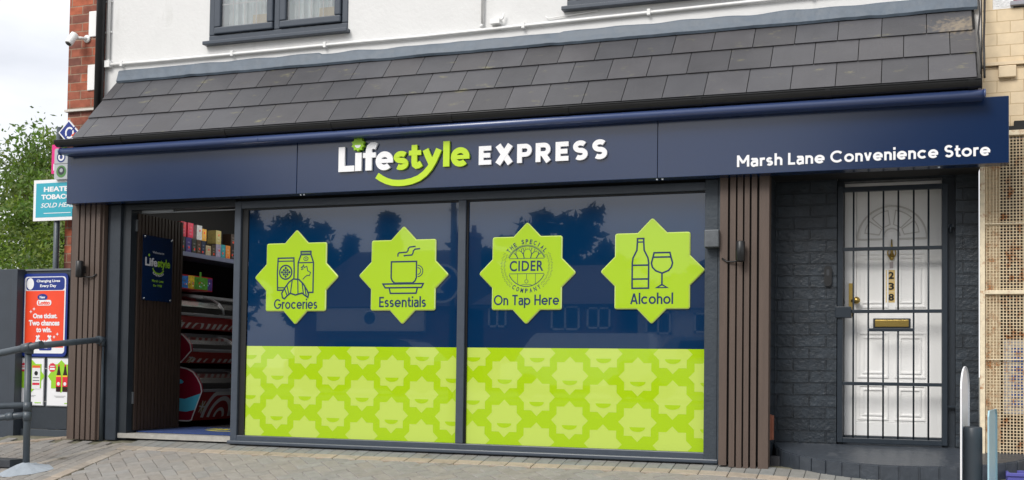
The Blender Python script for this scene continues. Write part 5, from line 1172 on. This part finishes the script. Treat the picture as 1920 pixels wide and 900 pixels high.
def house(label, x0, x1, y, ze, zr, wm, wins, chim, gable=None):
    t = thing('house', label, 'house', ((x0 + x1) / 2, y, zg(y)), 'houses across the street'); d = 7
    q = MB(); q.box(x0, x1, y - d, y, zg(y) - .1, ze); q.build('wall', wm, t)
    q = MB(); ym = y - d / 2; e = .35
    q.face([(x0 - e, y + e, ze - .1), (x1 + e, y + e, ze - .1), (x1 - .8, ym, zr), (x0 + .8, ym, zr)]); q.face([(x0 - e, y - d - e, ze - .1), (x1 + e, y - d - e, ze - .1), (x1 - .8, ym, zr), (x0 + .8, ym, zr)]); q.face([(x0 - e, y + e, ze - .1), (x0 - e, y - d - e, ze - .1), (x0 + .8, ym, zr)]); q.face([(x1 + e, y + e, ze - .1), (x1 + e, y - d - e, ze - .1), (x1 - .8, ym, zr)])
    rf_ = q.build('roof', M_rt, t)
    for cx_, cz_ in chim:
        q = MB(); q.box(cx_ - .5, cx_ + .5, ym - .3, ym + .3, zr - 1.2, cz_); q.box(cx_ - .56, cx_ + .56, ym - .36, ym + .36, cz_ - .22, cz_ - .12)
        for dx in (-.3, 0, .3): q.lathe([(.11, cz_ + .0), (.09, cz_ + .3)], (cx_ + dx, ym, 0), 'Z', 10)
        q.build('chimney', M_hb, rf_)
        q = MB(); q.tube([(cx_ - .45, ym, cz_), (cx_ - .45, ym, cz_ + 1.0)], .025, 6); q.box(cx_ - .75, cx_ - .15, ym - .02, ym + .02, cz_ + .95, cz_ + .99)
        for dx in (-.25, -.1, .1, .25): q.box(cx_ - .45 + dx - .015, cx_ - .45 + dx + .015, ym - .2, ym + .2, cz_ + .90, cz_ + .94)
        q.build('aerial', M_steel, rf_)
    for (a, b, c, dd) in wins:
        q = MB(); q.box(a, b, y, y + .05, c, dd, 0); f = .07
        for r_b in ((a, b, c, c + f), (a, b, dd - f, dd), (a, a + f, c, dd), (b - f, b, c, dd), ((a + b) / 2 - f / 2, (a + b) / 2 + f / 2, c, dd)): q.box(r_b[0], r_b[1], y + .051, y + .09, r_b[2], r_b[3], 1)
        q.build('window', [mat('dark_pane', (.02, .025, .03, 1), .1), M_wpaint], t)
    if gable: gable(t)
    return t
def roundel(t):
    q = MB(); q.box(-21.2, -16.8, -29.9, -29.7, 1.95, 2.80); q.build('render_panel', M_hr, t)
    A = Art((-18.98, -29.69, 2.43), (-1, 0, 0), (0, 0, 1)); A.disc(0, 0, .24, mat('dark_pane', (.02, .025, .03, 1)), 2); A.arc(0, 0, .27, 0, 360, .07, M_wpaint, 3); A.build('round_window', t)
house('brown roofed bungalow with round window and chimneys, mirrored under the Essentials sticker', -22.3, -15.9, -30, 2.95, 5.3, M_hb, [], [(-16.7, 5.95)], roundel)
house('semi-detached house mirrored in the right window under the stickers', -14.6, -9.7, -30, 3.0, 4.6, M_hb, [(-14.4, -13.7, 2.1, 2.85), (-12.05, -11.0, 2.0, 2.85), (-10.75, -9.9, 2.05, 2.80)], [])
house('pale house mirrored below the Alcohol sticker', -9.2, -4.0, -31, 2.9, 4.3, M_hr, [(-8.9, -8.0, 1.9, 2.7), (-7.2, -6.4, 1.95, 2.65)], [])
def car(x, y, L_, H_, col, label, van=False):
    z = zg(y) ; t = thing('parked_car', label, 'car', (x, y, z), 'cars parked across the street'); m_ = mat('car_paint_' + label.split()[0], col, .3, coat=1.0)
    prof = [(-.5, .25), (-.5, .55), (-.47, .62), (-.30, .66), (-.19, .97), (-.14, 1), (.28, 1), (.36, .95), (.47, .68), (.5, .6), (.5, .25)] if not van else [(-.5, .2), (-.5, .5), (-.40, .56), (-.30, .92), (-.26, 1), (.49, 1), (.5, .95), (.5, .2)]
    q = MB(); w_ = .85; p = [(x + a * L_, z + b * H_) for a, b in prof]
    for yy in (-w_, w_): q.face([(a, y + yy * (1 if b < z + .65 * H_ else .86), b) for a, b in p])
    for i in range(len(p)):
        a, b = p[i - 1], p[i]; ka, kb = (1 if a[1] < z + .65 * H_ else .86), (1 if b[1] < z + .65 * H_ else .86)
        q.face([(a[0], y - w_ * ka, a[1]), (a[0], y + w_ * ka, a[1]), (b[0], y + w_ * kb, b[1]), (b[0], y - w_ * kb, b[1])])
    bd = q.build('body', m_, t)
    q = MB(); hz = (.68, .94) if not van else (.60, .92)
    for a, b in ((-.16, .04), (.06, .26)) if not van else ((-.27, -.12),):
        q.face([(x + a * L_, y + w_ * .97, z + hz[0] * H_), (x + b * L_, y + w_ * .97, z + hz[0] * H_), (x + b * L_ * .96, y + w_ * .88, z + hz[1] * H_), (x + a * L_ * .85, y + w_ * .88, z + hz[1] * H_)])
    q.build('side_window', mat('dark_pane', (.02, .025, .03, 1)), t)
    for dx in (-.31, .31):
        for yy in (-.8, .8):
            q = MB(); q.lathe([(0, -.1), (.20, -.1), (.31, -.09), (.31, .09), (.20, .1), (0, .1)], (x + dx * L_, y + yy, z + .31), 'Y', 18); q.build('wheel', M_black, t)
car(-8.2, -20.5, 3.9, 1.66, (.75, .75, .76, 1), 'white van mirrored low in the right window', True)
car(-4.9, -20.5, 4.2, 1.58, (.30, .32, .35, 1), 'grey car mirrored at the right edge of the right window')
car(-14.4, -20.5, 4.3, 1.5, (.04, .05, .08, 1), 'navy car mirrored low in the left window')
t = thing('road_sign', 'round arrow sign on a tall pole mirrored beside the Essentials sticker', 'road sign', (-9.3, -14.3, zg(-14.3))); q = MB(); q.tube([(-9.3, -14.3, zg(-14.3)), (-9.3, -14.3, 7.0)], .055, 12); q.build('pole', M_galv, t)
A = Art((-9.50, -14.2, 2.43), (-1, 0, 0), (0, 0, 1)); A.disc(0, 0, .42, M_wpaint, 0, .02); A.disc(0, 0, .37, M_pb, 4); A.rib([(-.18, .18), (.12, -.12)], .09, M_wpaint, 8); A.poly([(.2, -.2), (.2, .06), (-.06, -.2)], M_wpaint, 9); A.build('sign_face', t)
